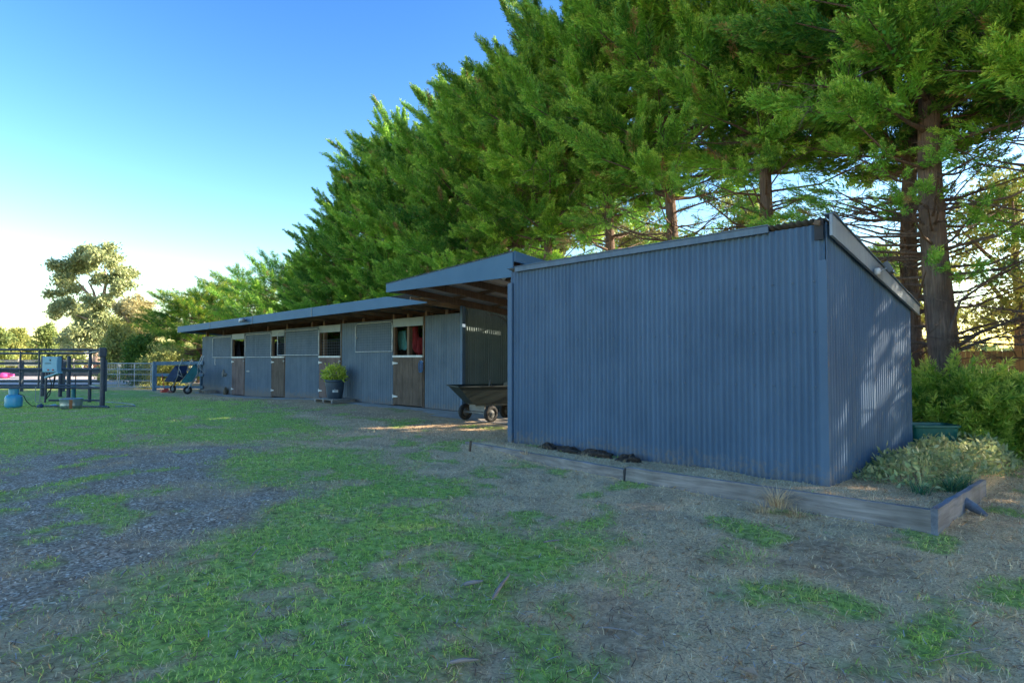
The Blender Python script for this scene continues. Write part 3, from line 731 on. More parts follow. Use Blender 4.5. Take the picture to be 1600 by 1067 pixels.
# ------------------------------------------------------------------ garden cart
c = onground(748, 650); c = Vector((c.x, c.y, 0))
wn_ = onground(767, 659.5); wf_ = onground(727, 655.5)
ax = (wn_-wf_); ax.z = 0; track = ax.length; ax.normalize(); fw_ = Vector((-ax.y, ax.x, 0))
if fw_.dot(RGT) < 0: fw_ = -fw_          # towards the hidden rear of the cart
c = (wn_+wf_)/2; gz0 = c.z; c = Vector((c.x, c.y, gz0)); R0 = .185
cart = empty('garden_cart', c, 'black poly dump cart on four rubber wheels, parked in the open bay', 'cart')
U = Vector((0,0,1)); ex = (RGT*.93+FWD*.36).normalized(); ey = U.cross(ex)
tc = c+ex*.42+ey*.05
def tray(zb, zt, sb, st_): 
    return [[tc+ex*x+ey*y+U*z for x, y in ((-a_,-b_),(a2,-b_),(a2,b_),(-a_,b_))] for (a_, a2, b_, z) in ((sb[0], sb[1], sb[2], zb), (st_[0], st_[1], st_[2], zt))]
bt, tp = tray(.40, .78, (.62,.6,.33), (.98,.8,.46)); bi, ti = tray(.425, .78, (.59,.57,.30), (.95,.77,.43))
ro, _ = tray(.775, .8, (1.0,.82,.48), (1,1,1)); ru, _ = tray(.80, .8, (1.0,.82,.48), (1,1,1)); ri, _ = tray(.80, .8, (.95,.77,.43), (1,1,1))
mb = MB(); q4 = lambda: None
def ring(mb, A, B, flip=False):
    n = len(mb.v); mb.add(list(A)+list(B), [tuple(((i, (i+1)%4, (i+1)%4+4, i+4) if not flip else (i+4, (i+1)%4+4, (i+1)%4, i))) for i in range(4)])
ring(mb, bt, tp); ring(mb, tp, ro); ring(mb, ro, ru); ring(mb, ru, ri); ring(mb, ti, bi, True); mb.add(bt, [(3,2,1,0)]); mb.add(bi, [(0,1,2,3)])
mb.build('tray', M['black'], cart, c)
fr = MB()
for s_ in (-.25, .25): fr.bar(tc+ex*-.55+ey*s_+U*.37, tc+ex*.6+ey*s_+U*.37, .04, .04)
fr.bar(wf_+U*R0, wn_+U*R0, .035, .035); rear = ex*1.0
fr.bar(wf_+rear+U*R0, wn_+rear+U*R0, .035, .035)
for q in (wf_.lerp(wn_, .25), wf_.lerp(wn_, .75)):
    fr.bar(q+U*R0, q+U*.38+ex*.05, .03, .03); fr.bar(q+rear+U*R0, q+rear+U*.38, .03, .03)
fr.box((wf_+wn_)/2+U*.29, (.5, .06, .14), Matrix((ax, fw_, U)).transposed())
fr.build('chassis', M['rimgrey'], cart, c)
wm = Matrix((fw_, U, ax)).transposed()
for q in (wn_, wf_, wn_+rear, wf_+rear):
    q = q+U*R0; wz = MB().lathe(q, [(.10,-.045),(.15,-.05),(.178,-.04),(R0,-.015),(R0,.015),(.178,.04),(.15,.05),(.10,.045),(.10,-.045)], 28, wm).build('wheel', M['rubber'], cart, c)
    rim = MB().lathe(q, [(0,-.055),(.03,-.055),(.035,-.03),(.1,-.03),(.1,.03),(.035,.03),(.03,.055),(0,.055)], 20, wm)
    rim.build('rim', M['rimgrey'], wz, c)
hd = tc-ex*.98+U*.78
q = tc+ex*.35+U*.62
def lump(name, c, sx, sy, sz, mat, seed, rough=.15, nu=20, nv=12, tagd=None):
    random.seed(seed); vs = []; fs = []; ph = [random.uniform(0, 6) for _ in range(6)]
    for j in range(nv+1):
        v_ = math.pi*j/nv-math.pi/2
        for i in range(nu):
            u = 2*math.pi*i/nu; r_ = 1+rough*(math.sin(3*u+ph[0]+2*v_)+.6*math.sin(5*u-ph[1]+3*v_)+.5*math.sin(7*v_+ph[2]+u))
            vs.append(c+Vector((math.cos(u)*math.cos(v_)*sx*r_, math.sin(u)*math.cos(v_)*sy*r_, math.sin(v_)*sz*r_)))
    for j in range(nv):
        for i in range(nu): k = j*nu+i; k2 = j*nu+(i+1) % nu; fs.append((k, k2, k2+nu, k+nu))
    o = MB().add(vs, fs, True).build(name, mat, None, c)
    if tagd: tag(o, *tagd)
    return o
lump('feed_sack', tc+ex*.52+U*.74, .36, .27, .17, M['sack'], 2, .08, tagd=('brown lumpy sack lying in the black dump cart', 'sack'))
q = tc+ex*.43-ey*.1+U*.9; tag(MB().tube([q, q+U*.06+ex*.02, q+U*.11+ex*.06, q+U*.06+ex*.11, q+ex*.1], .012, 6).lathe(q, [(0,-.03),(.05,-.02),(.05,.0),(0,.015)], 10).build('hand_scoop', M['rimgrey'], None, q), 'small grey scoop handle standing on the brown sack', 'scoop')
q = tc-ex*.15+U*.7; tag(MB().tube([q, q+U*.22+ex*.05], .012, 6).tube([q+ex*.1, q+ex*.04+U*.2, q+ex*-.04+U*.26], .008, 6).build('hand_fork', M['rimgrey'], None, q), 'thin tool handles poking above the rim of the black cart', 'hand tool')

# ------------------------------------------------------------------ timber edging boards
def board(a, b, h, w, mat, label, name='timber_board', zoff=(0,0), bumps=1):
    a = Vector(a); b = Vector(b); d = (b-a); d.z = 0; L = d.length; d.normalize(); nr = Vector((-d.y, d.x, 0)); mb = MB(); vs = []; fs = []
    N = max(4, int(L/.12)); random.seed(int(L*100))
    prof = [(0,0),(0,1),(.1,1.03),(.9,1.02),(1,1),(1,0)]
    for i in range(N+1):
        t = i/N; q = a.lerp(b, t); base = q.z; z1 = h[0]*(1-t)+h[1]*t
        jj = .004*math.sin(i*1.7)+random.uniform(-.003, .003)
        for (pw, pz) in prof: vs.append(Vector((q.x, q.y, 0))+nr*(pw*w+jj)+Vector((0,0,(z1 if pz else -.12)+(pz-1 if pz else 0)*.1+base*0+random.uniform(-.003,.003))))
    k = len(prof)
    for i in range(N):
        for j in range(k): fs.append((i*k+j, (i+1)*k+j, (i+1)*k+(j+1) % k, i*k+(j+1) % k))
    fs += [tuple(reversed(range(k))), tuple(range(N*k, N*k+k))]
    mb.add(vs, fs); return tag(mb.build(name, mat, None, a), label, 'timber board', 'weathered boards edging the raised bed')
T0, T1, T2 = G(727,698,0), G(974,751,0), G(1462,836,0)
ang = math.atan2((T2-T1).y, (T2-T1).x)
for nm, c1, c2 in (('sleeper', (.10,.085,.075), (.27,.235,.21)),):
    mm = M['sleeper']; 
board(T0, T1, (.085, .135), .06, M['sleeper'], 'long weathered board at the left, sinking into dry grass')
board(G(977,752,0), T2, (.165, .2), .06, M['sleeper'], 'thick grey board along the front of the weedy bed')
board(G(1466,837,0), G(1541,776,0), (.215, .175), .05, M['sleeper_y'], 'short weathered end board at the right corner of the bed')
q = onground(737, 704); tag(MB().box(q+Vector((0,-.03,.06)), (.028, .028, .2), Matrix.Rotation(.15, 3, 'Y')).build('wooden_peg', M['brown'], None, q), 'short dark peg at the left end of the long board', 'peg')
q = onground(976, 752); tag(MB().box(q+Vector((0,.0,.06)), (.012, .02, .2), Matrix.Rotation(.1, 3, 'Y')).build('steel_peg', M['dark'], None, q), 'thin dark peg where the two long boards meet', 'peg')
a = onground(1507,800,.05)+Vector((0,0,.05)); b = onground(1541,808,.02); tag(MB().tube([a, a.lerp(b,.5), b], [.05,.045,.02], 8).build('wooden_stake', M['sleeper_y'], None, a), 'short round stake propping the end board from outside', 'stake')
# dark manure heaps against the shed
for i, (px, py, s_, lb) in enumerate(((868,700,.17,'dark clod of manure nearest the open bay, against the shed'),(898,705,.2,'flat heap of dark manure second from the bay'),(940,712,.26,'widest dark manure heap along the shed foot'),(984,720,.17,'small dark clod at the right end of the manure row'))):
    q = onground(px, py); q.y = min(q.y, 6.78-s_*.3); lump('manure_heap', q+Vector((0,0,.0)), s_, .14, .075, M['soil'], 10+i, .2, 40, 22, (lb, 'manure heap', 'dark manure heaps at the foot of the shed wall'))
# green tub behind the shed corner
q = onground(1452, 712); gt = MB(); q = Vector((q.x, q.y, gzs(q.x, q.y)))
pr = [(.0,0),(.26,0),(.32,.42),(.345,.43),(.345,.46),(.31,.46),(.25,.05),(0,.05)]
def rect_lathe(mb, c, prof, ratio, m=None):
    vs = []; fs = []; n = 24
    for r_, z in prof:
        for k in range(n):
            a_ = 2*math.pi*k/n; ca, sa = math.cos(a_), math.sin(a_); e = .35
            x_ = math.copysign(abs(ca)**e, ca)*r_; y_ = math.copysign(abs(sa)**e, sa)*r_*ratio
            v_ = Vector((x_, y_, z)); vs.append(c+(m@v_ if m else v_))
    for i in range(len(prof)-1):
        for k in range(n): a_ = i*n+k; b_ = i*n+(k+1) % n; fs.append((a_, b_, b_+n, a_+n))
    mb.add(vs, fs)
rect_lathe(gt, q, pr, .7, Matrix.Rotation(TH, 3, 'Z')); tag(gt.build('plastic_tub', M['green_tub'], None, q), 'dark green plastic tub among weeds behind the shed corner', 'tub')
# ------------------------------------------------------------------ wash bay rails on the left
UP = Vector((0,0,1))
FD, BD = 19.3, 22.6
def Q(px, z, depth): 
    q = D(px, 561, depth); return Vector((q.x, q.y, z))
o0 = Q(161, gzs(*Q(161, 0, FD).xy), FD)
wr = empty('wash_bay_rails', o0, 'double frame of peeling black pipe rails forming an open wash bay', 'pipe rails')
def pr_(name, pts, r=.035, mat='pipe', n=8): return MB().tube(pts, r, n).build(name, M[mat], wr, o0)
xl = -260
for z in (1.74, 1.12, .53): pr_('rail', [Q(xl, z, FD), Q(40, z+.01, FD), Q(161, z, FD)], .036)
pr_('rail', [Q(78, .14, FD), Q(161, .14, FD)], .03)
for z in (1.66, 1.02, .47): pr_('rail', [Q(xl, z, BD), Q(60, z, BD), Q(141, z, BD)], .036)
for z in (1.72, .5): pr_('side_rail', [Q(161, z, FD), Q(141, z-.04, BD)], .034)
for px, d in ((161, FD), (141, BD), (67.5, 26.5), (95, 26.0), (108, 25.6), (-120, FD), (-160, BD)):
    g0 = gzs(*Q(px, 0, d).xy); pr_('post', [Q(px, g0-.2, d), Q(px, g0+1.75 if d > 25 else 1.78, d)], .075 if d < 20 or d > 25 else .06, 'pipe', 10)
q = Q(161, 0, FD); g0 = gzs(q.x, q.y); MB().lathe(Vector((q.x, q.y, g0)), [(0,.04),(.13,.035),(.14,0)], 12).build('post_foot', M['pipe'], wr, o0)
for px in (32, 61): pr_('upright_pipe', [Q(px, .5, FD), Q(px, 1.7, FD)], .026)
# fat knuckle where the rails meet
MB().box(Q(160, 1.66, FD), (.2, .2, .3)).build('rail_bracket', M['pipe'], wr, o0, .03)
# yellow-free: heater box on its own pole
q = Q(81.5, 1.28, FD-.15); hb = empty('water_heater', Vector((q.x, q.y, 0)), 'pale blue gas water heater box mounted on the front pipe rail', 'water heater'); ho = Vector((q.x, q.y, 0))
m_ = Matrix((RGT, FWD, UP)).transposed()
MB().box(q, (.47, .2, .49), m_).build('casing', M['boxblue'], hb, ho, .02)
f_ = q-FWD*.105
mk = MB().lathe(f_+RGT*.02+UP*.13, [(0,-.004),(.025,-.004),(.025,.004),(0,.004)], 14, Matrix((RGT, UP, -FWD)).transposed())
for k in range(9): mk.box(f_+RGT*(-.14+.022*k)+UP*.035, (.014, .006, .022), m_)
for k in range(3): mk.box(f_+RGT*(-.02+.03*k)+UP*.19, (.02, .006, .01), m_)
mk.build('front_marking', M['dark'], hb, ho)
for k in (-.03, .12): MB().lathe(f_+RGT*k-UP*.17, [(0,-.0),(.022,-.0),(.022,.03),(0,.03)], 12, Matrix((RGT, UP, -FWD)).transposed()).build('knob', M['red'], hb, ho)
MB().tube([q+RGT*-.17-UP*.24, q+RGT*-.18-UP*.8, q+RGT*-.2-UP*1.2], .03, 8).build('stand_pole', M['pipe'], hb, ho)
MB().tube([q+RGT*-.08-UP*.24, q+RGT*-.06-UP*.45, q+RGT*.0-UP*.6, q+RGT*-.05-UP*.95, q+RGT*-.17-UP*1.1], .014, 6).tube([q+RGT*.05-UP*.24, q+RGT*.08-UP*.4, q+RGT*.05-UP*.7, q+RGT*-.12-UP*.9, q+RGT*-.2-UP*1.2], .014, 6).tube([q+RGT*.13-UP*.24, q+RGT*.1-UP*.5, q+RGT*.07-UP*.62], .012, 6).build('hose', M['rubber'], hb, ho)
MB().box(q+RGT*.05-UP*.33, (.45, .2, .05), m_ @ Matrix.Rotation(-.35, 3, 'Y')).build('shelf', M['boxblue'], hb, ho)
MB().tube([q+RGT*-.36-UP*.6, q+RGT*-.36-UP*1.18], .012, 6).tube([q+RGT*-.5-UP*.7, q+RGT*-.5-UP*1.18, q+RGT*-.3-UP*1.22], .012, 6).build('water_pipe', M['plasticpipe'], hb, ho)
# gas bottle
c = onground(21, 637); s_ = 1.0
gb = empty('gas_bottle', c, 'squat light blue gas bottle standing on the grass', 'gas bottle')
MB().lathe(c, [(0,.02),(.2,.02),(.225,.04),(.235,.1),(.235,.30),(.215,.37),(.17,.41),(.12,.425),(0,.43)], 28).lathe(c, [(.17,0),(.17,.03)], 20).build('bottle', M['gas'], gb, c)
MB().lathe(c, [(.135,.41),(.14,.6),(.135,.62),(.12,.62),(.12,.41)], 20).build('collar', M['gas'], gb, c)
MB().lathe(c, [(.0,.42),(.035,.42),(.03,.55),(0,.55)], 10).lathe(c, [(0,.55),(.05,.555),(.05,.58),(0,.59)], 10).build('valve', M['galv'], gb, c)
pts = [c+UP*.46+RGT*.1]; 
for t, h_ in ((.28,.38),(.36,.2),(.5,.06),(.7,.03),(.95,.05)): pts.append(c+RGT*t+FWD*.2*t+UP*h_)
tag(MB().tube(pts, .013, 6).build('gas_hose', M['rubber'], None, c), 'black rubber hose curving from the gas bottle to the ground', 'hose')
# round steel tub
c = onground(111, 638.5); tb = empty('steel_tub', c, 'round galvanised tub with a rust streak near the wash bay', 'tub')
MB().lathe(c, [(0,.01),(.27,.01),(.275,.09),(.285,.1),(.28,.12),(.285,.2),(.295,.29),(.305,.3),(.295,.31),(.275,.3),(.26,.03),(0,.03)], 30).build('tub_wall', M['steel'], tb, c)
th0 = math.atan2(-c.y, -c.x); vs = []
for k in range(5):
    t = th0-.12+.07*k-.05
    vs += [c+Vector((math.cos(t)*.288, math.sin(t)*.288, .02)), c+Vector((math.cos(t)*.30, math.sin(t)*.30, .285))]
MB().add(vs, [(2*k, 2*k+2, 2*k+3, 2*k+1) for k in range(4)]).build('rust_streak', M['rust'], tb, c)
q = onground(114, 632); tag(MB().tube([q, q+UP*.62], .06, 10).tube([q+UP*.62, q+UP*.64], .075, 10).build('standpipe', M['teal'], None, q), 'thick teal standpipe behind the steel tub', 'standpipe')
q = onground(117.5, 626); tag(MB().tube([q, q+UP*.95, q+UP*1.02-RGT*.03, q+UP*.98-RGT*.07, q+UP*.93-RGT*.07], .018, 6).build('tap', M['dark'], None, q), 'thin dark hooked tap riser beside the teal standpipe', 'tap')
a = onground(60, 635.5, .03); b = onground(170, 637.5, .03); tag(MB().tube([a, a.lerp(b,.5)+UP*.01, b], .03, 8).build('loose_pipe', M['pipe'], None, a), 'dark steel pipe lying on the grass under the steel tub', 'pipe')
pts = [onground(x_, y_, .02) for x_, y_ in ((150,628),(175,629.5),(195,631),(208,633),(211,635),(200,635.5),(180,636))]
tag(MB().tube(pts, .02, 6).build('garden_hose', M['plasticpipe'], None, pts[0]), 'pale grey hose looped on the grass beside the front post', 'hose')
q = onground(63, 637, .05); lump('rag', q, .12, .09, .06, M['navy'], 21, .15, tagd=('small dark blue rag lying under the pipe rails', 'rag'))
q = onground(84, 635, .03); lump('rag', q, .17, .1, .04, M['boxblue'], 22, .15, tagd=('pale blue rag flat on grass beside the loose pipe', 'rag'))

# ------------------------------------------------------------------ yard gate and timber fence behind
def gd(px, d, z): q = D(px, 561, d); return Vector((q.x, q.y, z))
def zat(px, d): q = D(px, 561, d); return gzs(q.x, q.y)
GD = 32.5
a = gd(166, GD+.6, 0); yg = empty('yard_gate', Vector((a.x, a.y, zat(166, GD))), 'wide tube gate with wire mesh between the wash bay and timber post', 'gate'); oo = Vector((a.x, a.y, zat(166, GD)))
pL, pR = (166, GD+.6), (238.5, GD)
def GP(t, z): return gd(pL[0], pL[1], 0).lerp(gd(pR[0], pR[1], 0), t)+UP*(z-.16)
mb = MB()
for z in (.12, .45, .78, 1.05, 1.38): mb.tube([GP(0, z), GP(1, z)], .024, 6)
for t in (0, .26, .3, .62, .97, 1): mb.tube([GP(t, .12), GP(t, 1.38)], .024, 6)
mb.build('gate_frame', M['galv'], yg, oo)
mb = MB()
for k in range(28): mb.tube([GP(k/27, .12), GP(k/27, 1.38)], .005, 3, False)
for k in range(12): mb.tube([GP(0, .12+k*.11), GP(1, .12+k*.11)], .005, 3, False)
mb.build('wire_mesh', M['grille'], yg, oo)
q = gd(242, 31.0, zat(242, 31)); tf = empty('timber_fence', q, 'blue-painted three-rail timber fence joining the end of the stables', 'fence')
MB().box(q+UP*.72, (.17, .17, 1.55)).build('post', M['bluepost'], tf, q)
e = W(317, .06)
for z0, h_, zr in ((1.4, .18, 1.36), (.82, .15, .85), (.2, .14, .24)):
    MB().bar(q+UP*z0+Vector((0,0,0)), Vector((e.x+.1, e.y, z0-.16+.02)), .05, h_).build('rail', M['bluepost'], tf, q)
MB().box(Vector((e.x-.2, e.y, .5)), (.12, .12, 1.6)).build('post', M['bluepost'], tf, q)

# arena fences: near rails in front of the sand, far kickboards behind it
def fence(name, dA, pxA, dB, pxB, zs, ph, n, mat, label, cat='fence', w=.05, hh=.12, pr=.07, pm=None):
    a = gd(pxA, dA, 0); b = gd(pxB, dB, 0); o = Vector((a.x, a.y, gzs(a.x, a.y))); f = empty(name, o, label, cat, None)
    for z in zs: MB().bar(a+UP*(z-.17), b+UP*(z-.17), w, hh).build('rail', M[mat], f, o)
    for k in range(n+1):
        q = a.lerp(b, k/n); MB().box(Vector((q.x, q.y, ph/2-.2)), (pr*2, pr*2, ph)).build('post', M[pm or mat], f, o)
    return f
fence('paddock_fence', 30.5, -420, 30.5, 165, (1.42, 1.0, .5), 1.6, 9, 'darkrail', 'dark weathered rail fence behind the pipe rails at the near arena edge')
fence('arena_fence', 57, -700, 57, 330, (1.5, 1.15, .75), 1.7, 24, 'grey_wood', 'pale grey rail fence along the far side of the sand arena')
a = gd(-700, 56.5, 0); b = gd(330, 56.5, 0); tag(MB().bar(a+UP*.2, b+UP*.2, .06, .75).build('kickboard', M['darkrail'], None, a), 'dark low kickboard wall along the far edge of the arena', 'low wall')
fence('paddock_fence', 75, -500, 80, 300, (1.3, .8), 1.5, 20, 'white', 'white post and rail fence crossing the paddock beyond the arena', w=.06, hh=.13, pr=.09)
# far pale building
q = gd(112, 88, 0); q.z = -.1; fb = empty('farm_building', q, 'small pale farm building with a grey roof far behind the rails', 'building')
m_ = Matrix.Rotation(math.atan2(RGT.y, RGT.x), 3, 'Z')
MB().box(q+UP*1.25, (5.2, 4, 2.5), m_).build('wall', M['cream'], fb, q)
MB().prism([q+m_@Vector(t) for t in ((-2.8,-2.3,2.45),(0,-2.3,3.1),(2.8,-2.3,2.45),(2.8,-2.3,2.35),(0,-2.3,2.98),(-2.8,-2.3,2.35))], m_@Vector((0,4.6,0))).build('roof', M['galv'], fb, q)
MB().prism([q+m_@Vector(t) for t in ((-2.6,-2.0,2.5),(0,-2.0,2.97),(2.6,-2.0,2.5))], m_@Vector((0,4,0))).build('gable', M['cream'], fb, q)
MB().box(q+m_@Vector((-1.6,-2.03,1.1)), (1.2, .06, 2.2), m_).build('door', M['brick'], fb, q)
MB().box(q+m_@Vector((1.0,-2.03,1.5)), (1.1, .06, .8), m_).build('window', M['dark'], fb, q)
q = gd(152, 70, 0); q.z = -.1; tag(MB().box(q+UP*.8, (.9, .1, 1.5), m_).box(q+UP*.8-RGT*1.1, (.9, .1, 1.4), m_).build('brown_screen', M['brick'], None, q), 'reddish brown slatted screen standing beyond the arena', 'screen')
# pink cone-like toy in the arena
q = gd(8, 50, 0); q.z = -.13; tag(MB().lathe(q+UP*.25, [(0,-.25),(.35,-.2),(.42,0),(.3,.2),(0,.28)], 16).tube([q+UP*.3, q+UP*.25+RGT*.75], [.2,.1], 10).build('arena_ball', M['pink'], None, q), 'bright pink inflatable lying at the far side of the arena', 'inflatable')

# ------------------------------------------------------------------ barrows and clutter by the stable end
def barrow(px, py, yaw, mat, label, tilt):
    c = onground(px, py); root = empty('wheelbarrow', c, label, 'wheelbarrow', 'wheelbarrows tipped up beside the stables')
    rm = Matrix.Rotation(yaw, 3, 'Z') @ Matrix.Rotation(-tilt, 3, 'Y')
    T = lambda x_, y_, z: c+rm@Vector((x_*.9, y_*.9, z*.9))
    A = [T(-.3,-.22,.25), T(.35,-.25,.25), T(.35,.25,.25), T(-.3,.22,.25)]; B = [T(-.62,-.36,.62), T(.55,-.38,.62), T(.55,.38,.62), T(-.62,.36,.62)]
    A2 = [q+(T(0,0,.02)-T(0,0,0)) for q in A]; B2 = [T(-.6,-.34,.62), T(.53,-.36,.62), T(.53,.36,.62), T(-.6,.34,.62)]
    mb = MB(); ring(mb, A, B); ring(mb, B2, A2, False); ring(mb, B, B2); mb.add(A, [(3,2,1,0)]); mb.add(A2, [(0,1,2,3)])
    o = mb.build('tray', mat, root, c)
    for s_ in (-1, 1): MB().tube([T(-.75,.06*s_,.2), T(.2,.24*s_,.22), T(.6,.28*s_,.45), T(1.1,.3*s_,.55)], .02, 8).build('handle', M['galv'], root, c)
    for s_ in (-1, 1): MB().tube([T(.25,.22*s_,.22), T(.4,.24*s_,-.08), T(.55,.26*s_,.4)], .015, 6).build('leg', M['galv'], root, c)
    wmx = rm @ Matrix.Rotation(math.pi/2, 3, 'X')
    wz = MB().lathe(T(-.75,0,.18), [(.1,-.04),(.15,-.045),(.19,-.02),(.19,.02),(.15,.045),(.1,.04),(.1,-.04)], 20, wmx).build('wheel', M['rubber'], root, c)
    MB().lathe(T(-.75,0,.18), [(0,-.03),(.1,-.02),(.1,.02),(0,.03)], 16, wmx).build('rim', M['galv'], wz, c)
    # drop so the lowest vertex touches the ground
    lo = min((root.matrix_basis @ v.co).z for ch in root.children for v in ch.data.vertices); root.location.z -= (lo-gzs(c.x, c.y))
    return root
yw = math.atan2(-FWD.y, -FWD.x)
barrow(312, 615.5, yw+1.9, M['teal'], 'teal wheelbarrow tipped on its side against the stable end wall', 1.0)
barrow(284, 614, yw+1.2, M['navy'], 'navy blue wheelbarrow tipped up beside the timber fence', .8)
q = onground(257, 613); sc = empty('manure_scoop', q, 'long-handled scoop with a red pan leaning by the timber fence', 'scoop')
MB().tube([q+UP*.1, q+UP*.9-RGT*.2+FWD*.1], .014, 6).build('handle', M['red'], sc, q)
MB().box(q+UP*.07, (.42, .3, .12)).box(q+UP*.15+RGT*.08, (.1, .2, .1)).build('pan', M['red'], sc, q, .02)
q = onground(267, 613.5); lump('bucket_lid', q+UP*.04, .2, .16, .05, M['brick'], 31, .1, tagd=('flat reddish bag of oddments next to the scoop', 'bag'))
# leaning boards and a pallet
for i, (p0, p1, w_, lb) in enumerate((((336,611.5),(350,581),.24,'widest grey plank leaning on the stable wall'),((343,612),(353,584),.1,'narrow dark plank leaning behind the wide grey one'))):
    a = onground(*p0); b = W(p1[0], .08); b.z = Wz(p1[0], p1[1], .08); tag(MB().bar(a, b, w_, .05, wn).build('leaning_plank', M['grey_wood'], None, a), lb, 'plank', 'planks leaning on the stables')
q = onground(328, 614.5); mb = MB()
for k in range(4): mb.box(q+wd*0+wn*(-.05+.14*k)+UP*.16, (1.0, .09, .02))
for s_ in (-.42, 0, .42): mb.box(q+Vector((s_,-.1,.08)), (.08, .5, .14))
tag(mb.build('wooden_pallet', M['grey_wood'], None, q), 'small grey pallet flat on the ground beside the leaning planks', 'pallet')
q = W(353, .15); q.z = gzs(q.x, q.y); lump('feed_bag', q+UP*.14, .12, .1, .2, M['sack'], 33, .1, tagd=('small brown bag slumped at the foot of the leaning planks', 'bag'))

# ------------------------------------------------------------------ paling fence at the right
a = D(1485, 561, 15.5); b = D(1900, 561, 13.0); o = Vector((a.x, a.y, 0)); pf = empty('paling_fence', o, 'orange-brown timber paling fence behind the low bushes at right', 'fence')
d = Vector((b.x-a.x, b.y-a.y, 0)); L = d.length; d.normalize(); nr = Vector((-d.y, d.x, 0)); mm_ = Matrix((d, nr, UP)).transposed(); mb = MB(); n_ = int(L/.105)
for k in range(n_):
    q = Vector((a.x, a.y, 0))+d*(k*.105+.05); mb.box(q+UP*.8, (.098, .016, 1.7+random.uniform(-.015,.015)), mm_)
mb.build('palings', M['paling'], pf, o)
for z in (.35, 1.35): MB().bar(Vector((a.x, a.y, z))+nr*.03, Vector((b.x, b.y, z))+nr*.03, .04, .08).build('rail', M['paling'], pf, o)
for k in range(0, int(L/2.4)+1): q = Vector((a.x, a.y, 0))+d*(k*2.4)+nr*.06; MB().box(q+UP*.8, (.1, .1, 1.7), mm_).build('post', M['post'], pf, o)
# ------------------------------------------------------------------ foliage
def unit(v): return v/np.maximum(np.linalg.norm(v, axis=-1, keepdims=True), 1e-9)
def frames(d, rg):
    """orthonormal frames with z = d, random roll; returns (n,3,3) columns x,y,z"""
    r = unit(rg.standard_normal(d.shape)); x = unit(np.cross(d, r)); y = np.cross(d, x)
    return np.stack([x, y, d], -1)
def spray_template(rg, N, ll, w, slim=.24):
    t = rg.random(N)**.85; ang = rg.uniform(0, 6.283, N); Rr = slim*(1-t)**.7*np.clip(t*5+.35, 0, 1); u = np.sqrt(rg.random(N))
    e = np.stack([np.cos(ang), np.sin(ang), 0*ang], -1)
    pos = e*(Rr*u)[:, None]; pos[:, 2] = t
    d = unit(np.array([0,0,1.])*.75+e*(.75*u)[:, None]+.28*rg.standard_normal((N,3)))
    L = ll*rg.uniform(.6, 1.3, N); s = unit(np.cross(d, rg.standard_normal((N,3))))*(w*rg.uniform(.7, 1.2, N))[:, None]
    q = np.stack([pos, pos+d*(L*.5)[:, None]+s, pos+d*L[:, None], pos+d*(L*.5)[:, None]-s], 1)
    n2 = N//7; t2 = rg.random(n2)*.75; p2 = rg.standard_normal((n2,3))*.05; p2[:,2] += t2; d2 = unit(np.array([0,0,1.])+.35*rg.standard_normal((n2,3))); s2 = unit(np.cross(d2, rg.standard_normal((n2,3))))*.03; L2 = rg.uniform(.18, .28, n2)[:,None]
    q2 = np.stack([p2, p2+d2*L2*.5+s2, p2+d2*L2, p2+d2*L2*.5-s2], 1)
    return np.concatenate([q, q2]), np.concatenate([t*.6+u*.4, t2*0])
def place(templates, P, Dr, S, tone, rg, youth=.5):
    """instances -> baked quads + colours"""
    Fm = frames(Dr, rg); out = []; cols = []
    k = rg.integers(0, len(templates), len(P))
    for i, (tq, tt) in enumerate(templates):
        s = np.where(k == i)[0]
        if not len(s): continue
        q = np.einsum('nij,mkj->nmki', Fm[s], tq)*S[s][:, None, None, None]+P[s][:, None, None, :]
        out.append(q.reshape(-1, 4, 3)); m_ = len(tt)
        c = np.zeros((len(s), m_, 3)); c[:, :, 0] = np.clip(tone[s][:, None]+.16*rg.standard_normal((len(s), m_)), 0, 1)
        c[:, :, 1] = np.clip((tt[None]-.5)*2.6*youth*(.4+tone[s][:, None]), 0, 1)
        c[:, :, 2] = (rg.random((len(s), 1)) < .025)*.85+(rg.random((len(s), m_)) < .03)*.6
        cols.append(c.reshape(-1, 3))
    return np.concatenate(out), np.concatenate(cols)
